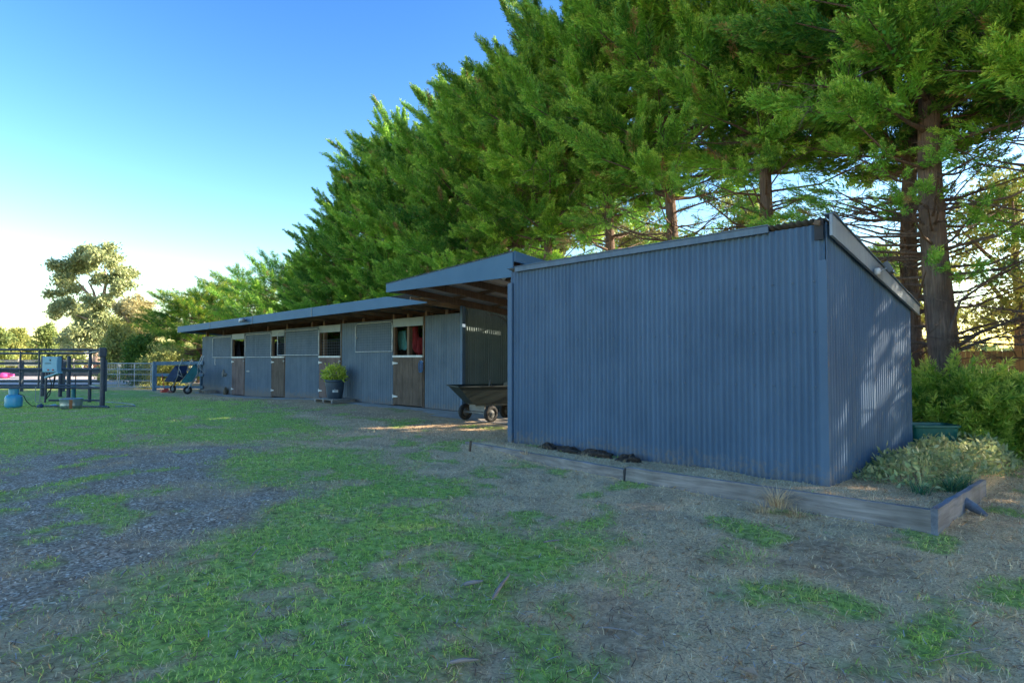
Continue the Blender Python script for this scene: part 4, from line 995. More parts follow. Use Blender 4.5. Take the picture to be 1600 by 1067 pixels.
def cypress(name, seed, H, base, Rmax, nb, leafn=145, dead=26, low=8, mat='cypress', trunk_r=.2, lean_out=1.0, loc=(0,0,0), label='', group=None, flat_tiers=False):
    rg = np.random.default_rng(seed); root = empty(name, (0,0,0), label, 'tree', group)
    tpl = [spray_template(rg, leafn, .125, .0125, .19) for _ in range(6)]
    P = []; Dv = []; S = []; T = []; limbs = MB(); rd = random.Random(seed)
    wob = [rd.uniform(0, 6) for _ in range(3)]
    def axis(z): return np.array([.12*math.sin(z*.5+wob[0]), .12*math.sin(z*.43+wob[1]), z])
    def cluster(o, d, L, n, sz, tone):
        s = np.linspace(0, 1, n)**.9; 
        for si in s:
            rad = rg.standard_normal(3); dd = unit((d*.95+unit(rad)*.62*(1-si*.7)+np.array([0,0,.2])))
            P.append(o+d*L*si*.85+unit(rad)*.10*(1-si)); Dv.append(dd); S.append(sz*(1-.4*si)*rg.uniform(.8, 1.25)); T.append(np.clip(tone+.1*rg.standard_normal(), 0, 1))
    for i in range(nb):
        f = (i+.5)/nb; z0 = base+(H-base-.6)*f**1.05; t = (z0-base)/(H-base)
        R = Rmax*(min(1, .62+t*1.6))*(1-t**3)**.8+.3; az = i*2.39996+rg.uniform(-.5, .5); R *= rg.uniform(.7, 1.15)
        el = .12+.7*t+rg.uniform(-.12, .22)
        if flat_tiers: el = .08+.25*t+rg.uniform(-.08,.1); z0 = base+(H-base)*(round(f*7)/7)*.93+rg.uniform(-.2,.2)
        h = np.array([math.cos(az), math.sin(az), 0]); o = axis(z0); d0 = unit(h*math.cos(el*.6)+np.array([0,0,math.sin(el*.6)]))
        R0 = max(.1, R-1.25); st_ = o+d0*R0
        limbs.tube([Vector(o), Vector(o+d0*R0*.5+np.array([0,0,-.05])), Vector(st_), Vector(st_+d0*.8)], [.05*(1-t)+.018, .035, .022, .008], 5, False)
        d1 = unit(d0+np.array([0,0,.45*math.sin(el)])+.18*rg.standard_normal(3)); tone = np.clip(rg.normal(.5, .26), 0, 1)
        cluster(st_, d1, rg.uniform(1.5, 2.3), 22, .8, tone)
        if R0 > 1.0:
            for sgn in (-1, 1):
                sd = np.array([-h[1], h[0], 0])*sgn; cluster(o+d0*R0*rg.uniform(.55, .85), unit(d0*.6+sd*.75+np.array([0,0,.35])+.15*rg.standard_normal(3)), rg.uniform(1.0, 1.5), 12, .72, np.clip(tone+.15*rg.standard_normal(), 0, 1))
        elif R0 > .4: cluster(o+d0*R0*.3, unit(h*.4+np.array([0,0,1])+.3*rg.standard_normal(3)), .9, 6, .6, tone)
    cluster(axis(H-1.4), np.array([0,0,1.]), 1.3, 14, .6, .6)
    for i in range(low):      # isolated plumes below the crown
        az = rg.uniform(0, 6.28); z0 = base-rg.uniform(.4, 2.8); h = np.array([math.cos(az), math.sin(az), 0]); o = axis(z0); L = rg.uniform(1.0, 2.3)
        st_ = o+h*L+np.array([0,0,.25*L]); limbs.tube([Vector(o), Vector(o+h*L*.5+np.array([0,0,.06])), Vector(st_)], [.03, .022, .01], 5, False)
        cluster(st_, unit(h+np.array([0,0,rg.uniform(-.1,.35)])), rg.uniform(.7, 1.1), 6, .5, rg.normal(.55, .15))
    # trunk
    zs = np.linspace(-.3, H-.5, 16); tm = MB(); tm.tube([Vector(axis(z)) for z in zs], [max(.02, trunk_r*(1.35 if z < .2 else 1)*(1-z/H)**.8) for z in zs], 12)
    tr = tm.build('trunk', M['bark'], root)
    # dead branches
    for i in range(dead):
        az = rd.uniform(0, 6.28); z0 = rd.uniform(1.2, base+1.8); L = rd.uniform(1.0, 2.9); h = np.array([math.cos(az), math.sin(az), 0]); pts = [axis(z0)]; el = rd.uniform(-.1, .6)
        for k in range(4):
            el += rd.uniform(-.2, .16); hh = np.array([math.cos(az+rd.uniform(-.25,.25)), math.sin(az+rd.uniform(-.25,.25)), 0]); pts.append(pts[-1]+(hh*math.cos(el)+np.array([0,0,math.sin(el)]))*L/4)
        limbs.tube([Vector(p_) for p_ in pts], [.028, .021, .015, .009, .004], 4, False)
        for k in range(9):
            b = pts[rd.randint(1, 4)]*1.0; b = b+(pts[1]-pts[0])*rd.uniform(-.6, .1); dd = unit((pts[-1]-pts[0])*.3+np.array([rd.gauss(0,1), rd.gauss(0,1), rd.gauss(0,.6)])); l2 = rd.uniform(.25, .9)
            e1 = b+dd*l2*.5; e2 = e1+unit(dd+.4*np.array([rd.gauss(0,1), rd.gauss(0,1), rd.gauss(0,1)]))*l2*.5
            limbs.tube([Vector(b), Vector(e1), Vector(e2)], [.009, .006, .002], 3, False)
            for j in range(3):
                e3 = e1+unit(dd+.9*np.array([rd.gauss(0,1), rd.gauss(0,1), rd.gauss(0,1)]))*rd.uniform(.1, .3); limbs.tube([Vector(e1), Vector(e3)], [.005, .002], 3, False)
    limbs.build('branches', M['bark'], root)
    q, c = place(tpl, np.array(P), np.array(Dv), np.array(S), np.array(T), rg)
    np_mesh('crown', q, 4, M[mat], c, root)
    root.location = loc; return root
M['cypress'] = leafmat('cypress_leaf', (.045,.175,.028), (.27,.56,.06), (.66,.84,.13), .14, .5, (.42,.25,.11))
M['cypress_suntip'] = leafmat('sun_tipped_cypress_leaf', (.045,.16,.025), (.17,.36,.045), (.8,.68,.08), .35, .5)  # yellow tip colour paints sunlight onto the far tiered conifers
G1 = 'tall dense cypresses in a row behind the stables'
# variants
va = cypress('cypress_tree', 11, 12.4, 5.6, 3.0, 64, dead=34, low=18, label='x', group=G1)
vb = cypress('cypress_tree', 12, 12.8, 5.2, 3.1, 66, dead=34, low=20, label='x', group=G1)
vc = cypress('cypress_tree', 13, 12.4, 2.4, 3.0, 82, dead=16, low=6, label='x', group=G1)
vd = cypress('cypress_tree', 14, 12.9, 1.6, 3.1, 86, dead=10, low=4, label='x', group=G1)
used = set()
def put(v, x, y, rz, label, s=1.0, g=G1):
    if v.name not in used:
        used.add(v.name); v.location = (x, y, gzs(x, y)); v.rotation_euler = (0, 0, rz); v.scale = (s, s, s); v['label'] = label; v['group'] = g; return v
    return copy_thing(v, (x, y, gzs(x, y)), rz, label, g, s)
row = [ # px of trunk (or X), Y, variant, scale, label
 (-3.4,14.2,vb,1.0,'cypress trunk seen through a gap above the sloping end of the near shed'),
 (-6.05,13.3,va,1.0,'cypress with dark bare trunk rising behind the right half of the near shed roof'),
 (-8.5,13.2,vb,1.0,'cypress with pale bare trunk rising behind the middle of the near shed roof'),
 (-10.6,13.4,va,.95,'cypress rising behind the left third of the near shed roof, sky showing through branches'),
 (-12.7,13.2,vb,.92,'cypress rising directly behind the corner where bay roof meets the near shed'),
 (-14.5,13.6,va,.9,'cypress with twiggy lower trunk behind the middle of the raised bay roof'),
 (-16.6,13.3,vc,.89,'cypress behind the left end of the raised bay roof'),
 (-18.9,13.8,vd,.88,'cypress behind the fourth doorway of the stables'),
 (-21.3,13.5,vc,.88,'cypress behind the corrugated panel between third and fourth doorways'),
 (-23.8,13.6,vd,.86,'cypress behind the third doorway, with a spiky plume at its top'),
 (-26.2,13.8,vc,.82,'last full-height cypress before the row drops, pointed side plumes against the sky'),
 (-28.8,13.6,vd,.62,'shorter cypress stepping down from the tall row behind the second doorway'),
 (-31.4,13.7,vd,.54,'lowest dark cypress behind the far end of the stables'),
]
for i, (x_, y_, v_, s_, lb) in enumerate(row): put(v_, x_, y_, i*1.37, lb, s_)
put(vb, -.6, 12.9, 2.0, 'leafy cypress just right of the near shed, its crown filling the top right', 1.0)
for i, (x_, y_) in enumerate(((2.2,13.8),(4.6,13.5),(7.2,13.8),(9.8,13.4),(12.5,13.8))):
    put((vb, va, vc, vd, vc)[i], x_, y_, i*2.1, ('cypress at the right picture edge, leafy down to its low branches','cypress just beyond the right picture edge','second cypress beyond the right picture edge','third cypress beyond the right picture edge','fourth cypress beyond the right picture edge')[i], 1.0)

for x_, y_, k_, lb in ((1.0,17.6,vd,'back-row cypress added out of view behind the bushes to shade the shed end'),(8.2,18.2,vd,'second back-row cypress added out of view to shade the shed end'),(12,18,vc,'third back-row cypress added out of view to shade the shed end')):
    put(k_, x_, y_, x_, lb, 1.0, 'back row of cypresses added out of view for shade')  # unseen trees added to keep low sun off the shed end wall
for x_, y_, s_, lb in ((-34,21.5,.62,'broad cypress added for shade, hidden behind the shorter end of the tall row'),(-39.5,21,.5,'cypress added for shade, showing between the row end and the tiered conifer'),(-45,20.5,.48,'low cypress added for shade behind the broad tiered conifer')):
    put(vd, x_, y_, x_, lb, s_, 'cypresses added behind the far end of the row for shade')  # added to shade the tiered conifers from the low sun
# the near thick trunk to the right of the shed
tk = cypress('cypress_tree', 41, 12.8, 5.3, 3.2, 62, dead=40, low=36, trunk_r=.27, label='cypress with a thick rough bare trunk just beyond the right end of the near shed', group=G1)
q = D(1472, 561, 10.7); tk.location = (q.x, q.y, 0)

M['bushleaf'] = leafmat('bush_leaf', (.11,.27,.04), (.4,.6,.08), (.8,.84,.18), .4, .5)
# low bushes at the right: juniper-like mounds of horizontal sprays
def bush(name, seed, sx, sy, h, n, loc, label, group=None, mat='bushleaf', ll=.13):
    rg = np.random.default_rng(seed); root = empty(name, (0,0,0), label, 'bush', group); tpl = [spray_template(rg, 120, ll, .012, .2) for _ in range(4)]
    az = rg.uniform(0, 6.28, n); t = rg.random(n)**.7; zz = t*h; rr = np.sqrt(np.clip(1-t**2, .02, 1))*rg.uniform(.55, 1.0, n)
    P = np.stack([np.cos(az)*rr*sx, np.sin(az)*rr*sy, zz*rg.uniform(.7, 1, n)+.05], -1)
    Dv = unit(np.stack([np.cos(az)*.8, np.sin(az)*.8, .15+.5*t], -1)+.3*rg.standard_normal((n,3))); S = rg.uniform(.45, .8, n)
    qd, c = place(tpl, P, Dv, S, np.clip(rg.normal(.55, .22, n), 0, 1), rg, .6)
    qd[:, :, 2] = np.maximum(qd[:, :, 2], .0)
    mb = MB(); rd = random.Random(seed)
    for k in range(24):
        a = rd.uniform(0, 6.28); r_ = rd.uniform(.4, .8); mb.tube([(0,0,0), (math.cos(a)*sx*r_*.5, math.sin(a)*sy*r_*.5, h*.35), (math.cos(a)*sx*r_, math.sin(a)*sy*r_, h*rd.uniform(.3, .8))], [.03,.02,.006], 5, False)
    mb.build('stems', M['bark'], root); np_mesh('foliage', qd, 4, M[mat], c, root); root.location = loc; return root
GB = 'low cypress bushes right of the shed'
q = D(1478, 561, 9.9); bush('cypress_bush', 51, 1.05, .9, 1.0, 260, (q.x, q.y, 0), 'bright low bush touching the back corner of the near shed', GB)
q = D(1560, 561, 9.6); bush('cypress_bush', 52, 1.1, .9, .6, 220, (q.x, q.y, 0), 'low spreading bush in front of the orange paling fence', GB)
q = D(1650, 561, 9.2); bush('cypress_bush', 53, 1.2, .9, .85, 240, (q.x, q.y, 0), 'bush at the right picture edge with sprays reaching over the palings', GB)

# bare fallen-looking branches reaching right from the thick trunk
rd = random.Random(4); mb = MB(); b0 = tk.location+Vector((0,0,1.5))
for (p1, p2, r_) in (((1530,520),(1640,478),.04), ((1545,528),(1660,520),.025), ((1500,470),(1600,400),.03)):
    a1 = D(p1[0], p1[1], 10.4); a2 = D(p2[0], p2[1], 9.9); mb.tube([b0, a1, a2], [r_, r_*.8, r_*.3], 6)
    for k in range(16):
        s_ = a1.lerp(a2, rd.random()); e = s_+Vector((rd.gauss(0,.25), rd.gauss(0,.25), rd.gauss(0,.2))); mb.tube([s_, e, e+Vector((rd.gauss(0,.12), rd.gauss(0,.12), rd.gauss(0,.1)))], [.009,.006,.002], 3, False)
br = mb.build('bare_branches', M['bark']); br.parent = tk; br.matrix_parent_inverse = Matrix.Translation(-tk.location)

# ------------------------------------------------------------------ broadleaf trees in the distance
def clump_tree(name, seed, limbs, clumps, loc, mat, bark, leaf, per, label, cat='tree', group=None, droop=0.0):
    per = per*2.2
    """limbs: list of (pts, r0); clumps: (x,y,z,rx,rz)"""
    rg = np.random.default_rng(seed); root = empty(name, (0,0,0), label, cat, group); tm = MB(); rd = random.Random(seed)
    for pts, r0 in limbs:
        n = len(pts); tm.tube([Vector(p_) for p_ in pts], [r0*(1-.75*i/(n-1)) for i in range(n)], 8)
    if limbs: tm.build('trunk', M[bark], root)
    Q_ = []; C_ = []
    for (x_, y_, z_, rx, rz) in clumps:
        n = int(per*rx*rx*rz**.5); nsub = max(5, int(rx*rx*5)); ctr = rg.standard_normal((nsub, 3))*.5*np.array([rx, rx, rz])+np.array([x_, y_, z_])
        k = rg.integers(0, nsub, n); pos = ctr[k]+rg.standard_normal((n, 3))*np.array([.22, .22, .15])*min(1.4, rx**.5+.25)
        d = unit(rg.standard_normal((n,3))+np.array([0,0,-droop])); s = unit(np.cross(d, rg.standard_normal((n,3))))
        L = leaf*rg.uniform(.6, 1.4, n)[:, None]; Q_.append(np.stack([pos, pos+d*L*.5+s*L*.2, pos+d*L, pos+d*L*.5-s*L*.2], 1))
        tn = np.clip(rg.normal(.5, .18, nsub)[k]+.18*rg.standard_normal(n), 0, 1); C_.append(np.stack([tn, np.clip(rg.normal(.1, .2, n), 0, 1), 0*tn], -1))
    np_mesh('crown', np.concatenate(Q_), 4, M[mat], np.concatenate(C_), root); root.location = loc; return root
M['gum'] = leafmat('gum_leaf', (.16,.22,.09), (.42,.48,.22), (.6,.56,.3), .25, .5)
M['wattle'] = leafmat('wattle_leaf', (.22,.21,.08), (.52,.46,.22), (.65,.55,.28), .3, .6)
M['olive'] = leafmat('olive_leaf', (.1,.16,.05), (.3,.38,.12), (.3,.3,.08), .25, .6)
M['lightolive'] = leafmat('light_leaf', (.15,.2,.05), (.38,.42,.12), (.6,.52,.18), .3, .6)
M['darkleaf'] = leafmat('dark_leaf', (.04,.1,.02), (.12,.24,.03), (.15,.22,.03), .25, .6)
# gum at depth 52: 1 px = .055 m
GDp = 52.0; k_ = GDp/F; g0 = D(150, 561, GDp); g0 = Vector((g0.x, g0.y, -.15))
def gp(px, py, dd=0.0): q = D(px, py, GDp+dd)-g0; return (q.x, q.y, q.z)
limbs = [([gp(152,566), gp(152,540), gp(155,505), gp(152,480)], .38),
 ([gp(152,482), gp(142,465), gp(128,448), gp(114,432)], .2), ([gp(152,480), gp(146,455), gp(138,440)], .16),
 ([gp(153,482), gp(162,462), gp(166,438), gp(163,415)], .2), ([gp(166,470), gp(180,452), gp(200,432)], .13), ([gp(153,500), gp(135,498), gp(118,492)], .12), ([gp(155,510), gp(140,505), gp(120,510)], .1)]
cl = []
for (px, py, rp, rzp) in ((158,398,17,13),(142,402,12,9),(172,404,12,10),(110,415,15,10),(92,425,11,9),(104,438,12,7),(88,458,10,6),(130,418,12,7),(125,410,12,8),(205,425,13,8),(190,432,9,6),(150,436,8,8),(178,440,12,10),(187,448,10,7),(120,452,8,6),(98,478,14,8),(88,492,8,5),(90,482,8,6),(128,486,15,9),(140,470,9,8),(160,492,18,12),(150,515,18,14),(125,520,17,12),(112,535,14,10),(140,540,20,12),(168,468,10,8),(165,520,16,14)):
    x_, y_, z_ = gp(px, py, random.uniform(-1.5, 1.5)); cl.append((x_, y_, z_, rp*k_*1.28, rzp*k_*1.1))
clump_tree('gum_tree', 61, limbs, cl, g0, 'gum', 'gumbark', .27, 1300, 'tall open-crowned gum tree with pinkish limbs beyond the paddock', 'tree', None, .6)
def simple_tree(px, py_base, py_top, wpx, depth, seed, mat, label, leaf=.25, per=1000, grp=None, name='tree', bark='bark', n=26, zb=.05):
    g0 = D(px, 561, depth); g0 = Vector((g0.x, g0.y, -.2)); k = depth/F; H = (561-py_top)*k+EYE+.2; Wd = wpx*k/2; rd = random.Random(seed); cl = []
    for i in range(n):
        t = (i+.5)/n; z = H*(zb+(.93-zb)*t); r = Wd*math.sqrt(max(.05, 1-((t-.4)/.62)**2)) if t < 1 else .2; a = rd.uniform(0, 6.28); rr = r*rd.uniform(.2, .78)
        cl.append((math.cos(a)*rr, math.sin(a)*rr, z, max(.45, Wd*rd.uniform(.28, .42)), max(.4, H*.085)))
    lm = [([(0,0,-.1), (.1,0,H*.3), (0,.1,H*.6), (.1,0,H*.85)], max(.08, H*.025))]
    for i in range(6): a = rd.uniform(0, 6.28); lm.append(([(0,0,H*.2+H*.08*i), (math.cos(a)*Wd*.4, math.sin(a)*Wd*.4, H*.35+H*.07*i), (math.cos(a)*Wd*.7, math.sin(a)*Wd*.7, H*.45+H*.07*i)], H*.01+.02))
    return clump_tree(name, seed, lm, cl, g0, mat, bark, leaf, per, label, 'tree', grp)
simple_tree(213, 565, 462, 85, 47, 71, 'wattle', 'golden olive wattle tree between the gum and the dark cypress', .2, 1500, None, 'wattle_tree', 'gumbark', 34)
simple_tree(185, 565, 505, 70, 45, 72, 'lightolive', 'pale olive bushy tree at the foot of the gum', .2, 1400, None, 'bushy_tree', 'bark', 26)
GT = 'distant trees along the horizon at left'
simple_tree(75, 565, 507, 50, 70, 73, 'olive', 'rounded grey-green tree left of the gum on the horizon', .28, 900, GT, 'distant_tree')
simple_tree(28, 565, 517, 62, 82, 74, 'lightolive', 'sunlit yellow-green tree far off behind the heater box end of the rails', .3, 800, GT, 'distant_tree')
simple_tree(-8, 565, 510, 40, 75, 75, 'olive', 'dark grey-green tree cut by the left picture edge', .3, 900, GT, 'distant_tree')
simple_tree(55, 565, 535, 60, 95, 76, 'lightolive', 'low hazy yellow tree between the two horizon trees', .35, 700, GT, 'distant_tree')
simple_tree(112, 565, 525, 40, 60, 77, 'olive', 'small dark tree directly below the left limb of the gum', .25, 1000, GT, 'distant_tree')
simple_tree(-90, 565, 500, 120, 80, 78, 'olive', 'broad tree beyond the left picture edge', .35, 600, GT, 'distant_tree')
simple_tree(227, 566, 528, 72, 36.5, 79, 'darkleaf', 'dense dark green hedge bush behind the timber fence', .14, 3200, None, 'hedge_bush', 'bark', 30)
simple_tree(255, 566, 545, 60, 34, 83, 'lightolive', 'low yellow-green bush under the far cypress boughs', .12, 3500, None, 'hedge_bush', 'bark', 20)
# far woodland band
rgw = np.random.default_rng(9); n = 60000; tt = rgw.random(n); dpt = rgw.uniform(150, 190, n); pxs = -900+tt*3800
a_ = (pxs-CX)/F; fx_ = np.array(FWD); rx_ = np.array(RGT); pos = dpt[:, None]*(fx_+a_[:, None]*rx_); hh = 3.0+5.5*fbm(pxs*.03, 0*pxs, 1, 91, 4); pos[:, 2] = rgw.random(n)**.8*hh-.3
d = unit(rgw.standard_normal((n,3))); s = unit(np.cross(d, rgw.standard_normal((n,3)))); L = rgw.uniform(.9, 1.8, n)[:, None]
fw = np_mesh('far_woodland', np.stack([pos, pos+d*L*.5+s*L*.3, pos+d*L, pos+d*L*.5-s*L*.3], 1), 4, M['olive'], np.stack([rgw.random(n)*.8, rgw.random(n)*.4, 0*tt], -1))
tag(fw, 'far line of low woodland along the horizon', 'woodland', kind='stuff')

# big tiered conifer at the far end of the stables
fcyp = cypress('conifer_tree', 81, 7.6, .9, 4.6, 100, leafn=60, dead=6, low=0, mat='cypress_suntip', trunk_r=.25, label='broad tiered conifer with sunlit yellow painted on its tips beside the far stable end', flat_tiers=True)
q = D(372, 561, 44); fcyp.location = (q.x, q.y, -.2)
fc2 = cypress('conifer_tree', 82, 6.0, .7, 3.6, 80, leafn=60, dead=6, low=0, mat='cypress_suntip', trunk_r=.2, label='lower tiered conifer whose boughs reach left over the timber fence', flat_tiers=True)
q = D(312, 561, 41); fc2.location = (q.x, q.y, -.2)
fc3 = cypress('conifer_tree', 84, 7.4, .7, 3.6, 90, leafn=60, dead=6, low=0, trunk_r=.2, label='dark feathery conifer just behind the far half of the stables', flat_tiers=False)
q = D(440, 561, 37); fc3.location = (q.x, q.y, -.2)
# pines behind the row
GP_ = 'grey-green pines behind the cypress row'
def pine(px, depth, py_top, wpx, seed, label): return simple_tree(px, 565, py_top, wpx, depth, seed, 'gum', label, .3, 380, GP_, 'pine_tree', 'bark', 24, .3)
pine(712, 38, 108, 110, 85, 'blue-grey pine top peeking above the cypress row at the middle')
pine(870, 30, 20, 150, 86, 'tall loose pine just behind the highest visible cypress tips')
for i, (px, dp, pt, w_, lb) in enumerate(((1010,32,330,190,'low pine glimpsed through the gaps above the ridge flashing'),(1180,30,300,200,'hazy olive pine seen between bare trunks behind the shed'),(1400,26,380,170,'olive pine filling the gap right of the shed roof end'),(1590,22,250,190,'loose twiggy pine crossing the bright sky at the right edge'))):
    simple_tree(px, 565, pt, w_, dp, 87+i, 'lightolive', lb, .2, 420, GP_, 'pine_tree', 'bark', 20, .25)

# ------------------------------------------------------------------ small plants
M['potleaf'] = leafmat('shrub_leaf', (.2,.32,.03), (.55,.65,.08), (.8,.8,.15), .3, .4)
def leafball(name, seed, c, R, n, leaf, mat, label, cat='shrub', sq=.8, stems=8):
    rg = np.random.default_rng(seed); root = empty(name, c, label, cat); u = unit(rg.standard_normal((n,3))); rr = R*rg.uniform(.45, 1, n)**.6*(1+.3*np.sin(u[:,0]*6+seed)*np.cos(u[:,1]*5+u[:,2]*3))
    pos = u*rr[:, None]*np.array([1,1,sq])+np.array([0,0,R*.75]); d = unit(u+.7*rg.standard_normal((n,3))); s = unit(np.cross(d, rg.standard_normal((n,3)))); L = leaf*rg.uniform(.6,1.3,n)[:,None]
    q = np.stack([pos, pos+d*L*.5+s*L*.24, pos+d*L, pos+d*L*.5-s*L*.24], 1); k = q[:,:,2].min(1) > .0
    np_mesh('foliage', q[k], 4, M[mat], np.stack([rg.random(n), np.clip(u[:,2]*.5+rg.normal(0,.3,n), 0, 1), 0*rr], -1)[k], root)
    mb = MB(); rd = random.Random(seed)
    for i in range(stems): a = rd.uniform(0, 6.28); mb.tube([(0,0,-.05), (math.cos(a)*R*.3, math.sin(a)*R*.3, R*.5), (math.cos(a)*R*.6, math.sin(a)*R*.6, R*1.0)], [.012,.009,.004], 5, False)
    mb.build('stems', M['bark'], root); return root
leafball('potted_shrub', 91, PLANTPOS, .36, 1100, .1, 'potleaf', 'round yellow-green leafy shrub growing in the blue pot')
# weeds in the raised bed
M['weed'] = leafmat('weed_leaf', (.18,.25,.1), (.5,.58,.25), (.75,.68,.38), .3, .6)
M['strap'] = leafmat('strap_leaf', (.03,.12,.06), (.09,.24,.12), (.2,.3,.1), .3, .45)
def weedpatch(name, pts, n, hmax, leaf, label, seed, kind=None, grp=None):
    rg = np.random.default_rng(seed); P = poly(pts); lo, hi = P.min(0), P.max(0); xs = rg.uniform(lo[0], hi[0], n*4); ys = rg.uniform(lo[1], hi[1], n*4); k = (sdf_in(xs, ys, P) > 0) & ~((xs < SX1+.03) & (ys > SY0-.03)); xs, ys = xs[k][:n], ys[k][:n]; n = len(xs)
    z0 = gz(xs, ys); hh = hmax*np.clip(.25+1.1*fbm(xs, ys, 2.2, seed, 3), .2, 1)*np.clip(sdf_in(xs, ys, P)/.3, .25, 1); z = z0+hh*rg.random(n)**.6; pos = np.stack([xs, ys, z], -1)
    d = unit(rg.standard_normal((n,3))+np.array([0,0,.3])); s = unit(np.cross(d, rg.standard_normal((n,3)))); L = leaf*rg.uniform(.5,1.4,n)[:,None]
    q = np.stack([pos, pos+d*L*.5+s*L*.2, pos+d*L, pos+d*L*.5-s*L*.2], 1); tn = np.clip(.4+.5*(fbm(xs, ys, 3, seed+5)-.5)*2+.2*rg.standard_normal(n), 0, 1)
    st_ = rg.random(n) < .14; b = np.stack([xs, ys, z0], -1)[st_]; e = pos[st_]; w = np.array([.002,.002,0]); qs = np.stack([b-w, b+w, e+w*.5, e-w*.5], 1)
    c = np.stack([tn, np.clip(rg.normal(.15,.25,n),0,1), 0*tn], -1); cs = c[st_]*1.0; cs[:,1] = .7
    o = np_mesh(name, np.concatenate([q, qs]), 4, M['weed'], np.concatenate([c, cs])); return tag(o, label, 'weeds', grp, kind)
weedpatch('weeds', [(1322,758),(1345,742),(1400,728),(1432,712),(1500,700),(1575,705),(1600,735),(1560,752),(1500,772),(1465,782),(1420,775),(1365,768)], 5500, .34, .075, 'tangled grey-green weeds filling the back of the raised bed', 101, 'stuff')
weedpatch('ground_creeper', [(1470,690),(1500,668),(1600,660),(1700,665),(1700,700),(1600,700),(1520,694)], 9000, .16, .05, 'low creeping weeds on the leaf litter beneath the bushes', 103, 'stuff')
def strap_clump(px, py, n, h, seed, label, mat='strap', w=.011, spread=.1, name='strap_plant', cat='plant', grp=None, droop=.9):
    rg = np.random.default_rng(seed); c = onground(px, py); qs = []; cs = []
    for i in range(n):
        a = rg.uniform(0, 6.28); b = np.array([c.x, c.y, c.z-.01])+np.array([math.cos(a), math.sin(a), 0])*rg.uniform(0, spread); el = rg.uniform(.9, 1.5); hh = h*rg.uniform(.5, 1.1); hd_ = np.array([math.cos(a+rg.normal(0,.4)), math.sin(a+rg.normal(0,.4)), 0]); p_ = b; sd = np.cross(hd_, [0,0,1])*w/2
        tn = rg.random(); yl = max(0, rg.normal(.1, .25))
        for k in range(4):
            d = hd_*math.cos(el)+np.array([0,0,math.sin(el)]); p2 = p_+d*hh/4; f0, f1 = 1-k*.22, 1-(k+1)*.24; qs.append([p_-sd*f0, p_+sd*f0, p2+sd*f1, p2-sd*f1]); cs.append([tn, yl, 0]); p_ = p2; el -= droop*rg.uniform(.2, .6)
    o = np_mesh(name, np.array(qs)-np.array(c)[None, None], 4, M[mat], np.array(cs)); o.location = c; return tag(o, label, cat, grp)
strap_clump(1487, 768, 90, .30, 111, 'green strap-leaved bulb clump near the inner end-board corner')
strap_clump(1505, 762, 60, .28, 112, 'smaller strap-leaved clump just right of the bulb clump', spread=.08)
strap_clump(1437, 771, 50, .22, 113, 'low strap-leaved clump at the front edge of the weeds')
strap_clump(1352, 738, 70, .30, 114, 'narrow-leaved clump at the foot of the shed corner wall', spread=.09)
strap_clump(1350, 740, 24, .34, 115, 'wispy stems leaning out beside the shed corner', w=.005)
DG = 'dry grass tufts around the timber boards'
for i, (px, py, n_, h_, lb) in enumerate(((1215,790,150,.36,'tallest straw tuft growing over the front board'),(1195,800,110,.24,'drooping straw tuft left of the tallest one'),(1243,806,110,.2,'low olive-straw tuft right of the tallest one'),(1390,800,30,.15,'small pale upright tuft inside the bed near its right corner'),(1380,795,18,.12,'tiny bleached tuft inside the bed'),(822,708,60,.12,'straw tuft behind the middle of the long board'),(805,728,70,.12,'straw tuft in front of the long board'),(845,700,60,.14,'straw tuft at the shed foot beside the manure'),(915,712,60,.13,'straw tuft behind the manure heaps'),(1130,727,30,.12,'small tuft at the shed foot above the front board'),(1000,726,40,.1,'straw tuft behind the joint of the two long boards'))):
    strap_clump(px, py, n_, h_, 120+i, lb, 'straw', .005, .1 if n_ > 50 else .05, 'dry_grass_tuft', 'grass tuft', DG, 1.3)
M['grasst'] = M['grass']
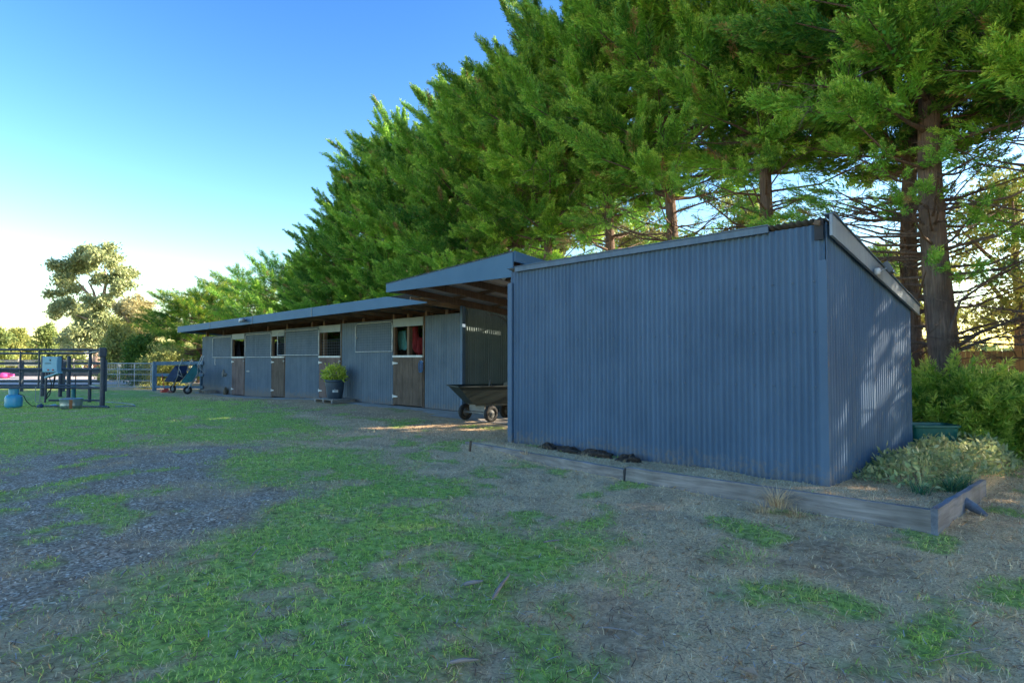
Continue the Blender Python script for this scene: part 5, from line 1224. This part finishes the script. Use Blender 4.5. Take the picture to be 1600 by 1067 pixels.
for i, (px, py, lb) in enumerate(((750,690,'green weed tuft near the left end of the long board'),(980,912,'bright green tuft alone on the dry ground right of the green lawn'),(1170,872,'small bright green tuft below the joint of the boards'),(720,752,'green tuft at the upper right edge of the lawn'))):
    strap_clump(px, py, 160, .07, 140+i, lb, 'grasst', .006, .22, 'green_tuft', 'grass tuft', 'single green tufts on the dry ground', .8)

# ------------------------------------------------------------------ sky, sun, camera
SUN_EL = R_(22); sd = Vector((.6, .8, 0)).normalized(); sdir = Vector((sd.x*math.cos(SUN_EL), sd.y*math.cos(SUN_EL), math.sin(SUN_EL)))
w = bpy.data.worlds.new('World'); scene.world = w; w.use_nodes = True; nt = w.node_tree
sk = nt.nodes.new('ShaderNodeTexSky'); sk.sky_type = 'NISHITA'; sk.sun_disc = False; sk.sun_elevation = SUN_EL
sk.sun_rotation = math.atan2(sd.x, sd.y); sk.air_density = 1.2; sk.dust_density = .6; sk.ozone_density = 1.7
hs = nt.nodes.new('ShaderNodeHueSaturation'); hs.inputs['Saturation'].default_value = 1.2; hs.inputs['Hue'].default_value = .509
gm_ = nt.nodes.new('ShaderNodeGamma'); gm_.inputs[1].default_value = 1.4; nt.links.new(sk.outputs[0], gm_.inputs[0]); nt.links.new(gm_.outputs[0], hs.inputs['Color'])
nt.links.new(hs.outputs[0], nt.nodes['Background'].inputs['Color']); nt.nodes['Background'].inputs['Strength'].default_value = .028
sl = bpy.data.lights.new('sun', 'SUN'); sl.energy = 2.0; sl.angle = R_(.53); sl.color = (1.0, .86, .68)
so_ = bpy.data.objects.new('sun', sl); COL.objects.link(so_); so_.rotation_euler = sdir.to_track_quat('Z', 'Y').to_euler()
cam = bpy.data.cameras.new('camera'); cam.sensor_width = 36; cam.lens = F/1600*36; cam.clip_end = 3000; cam.clip_start = .05
co = bpy.data.objects.new('camera', cam); COL.objects.link(co); co.location = (0, 0, EYE)
fv = FWD*math.cos(PITCH)+Vector((0,0,math.sin(PITCH))); co.rotation_euler = fv.to_track_quat('-Z', 'Y').to_euler()
scene.camera = co
scene.view_settings.view_transform = 'Standard'; scene.view_settings.look = 'None'; scene.view_settings.exposure = 3.1; scene.view_settings.gamma = 1
scene.render.resolution_x = 1024; scene.render.resolution_y = 682
scene.cycles.use_denoising = True
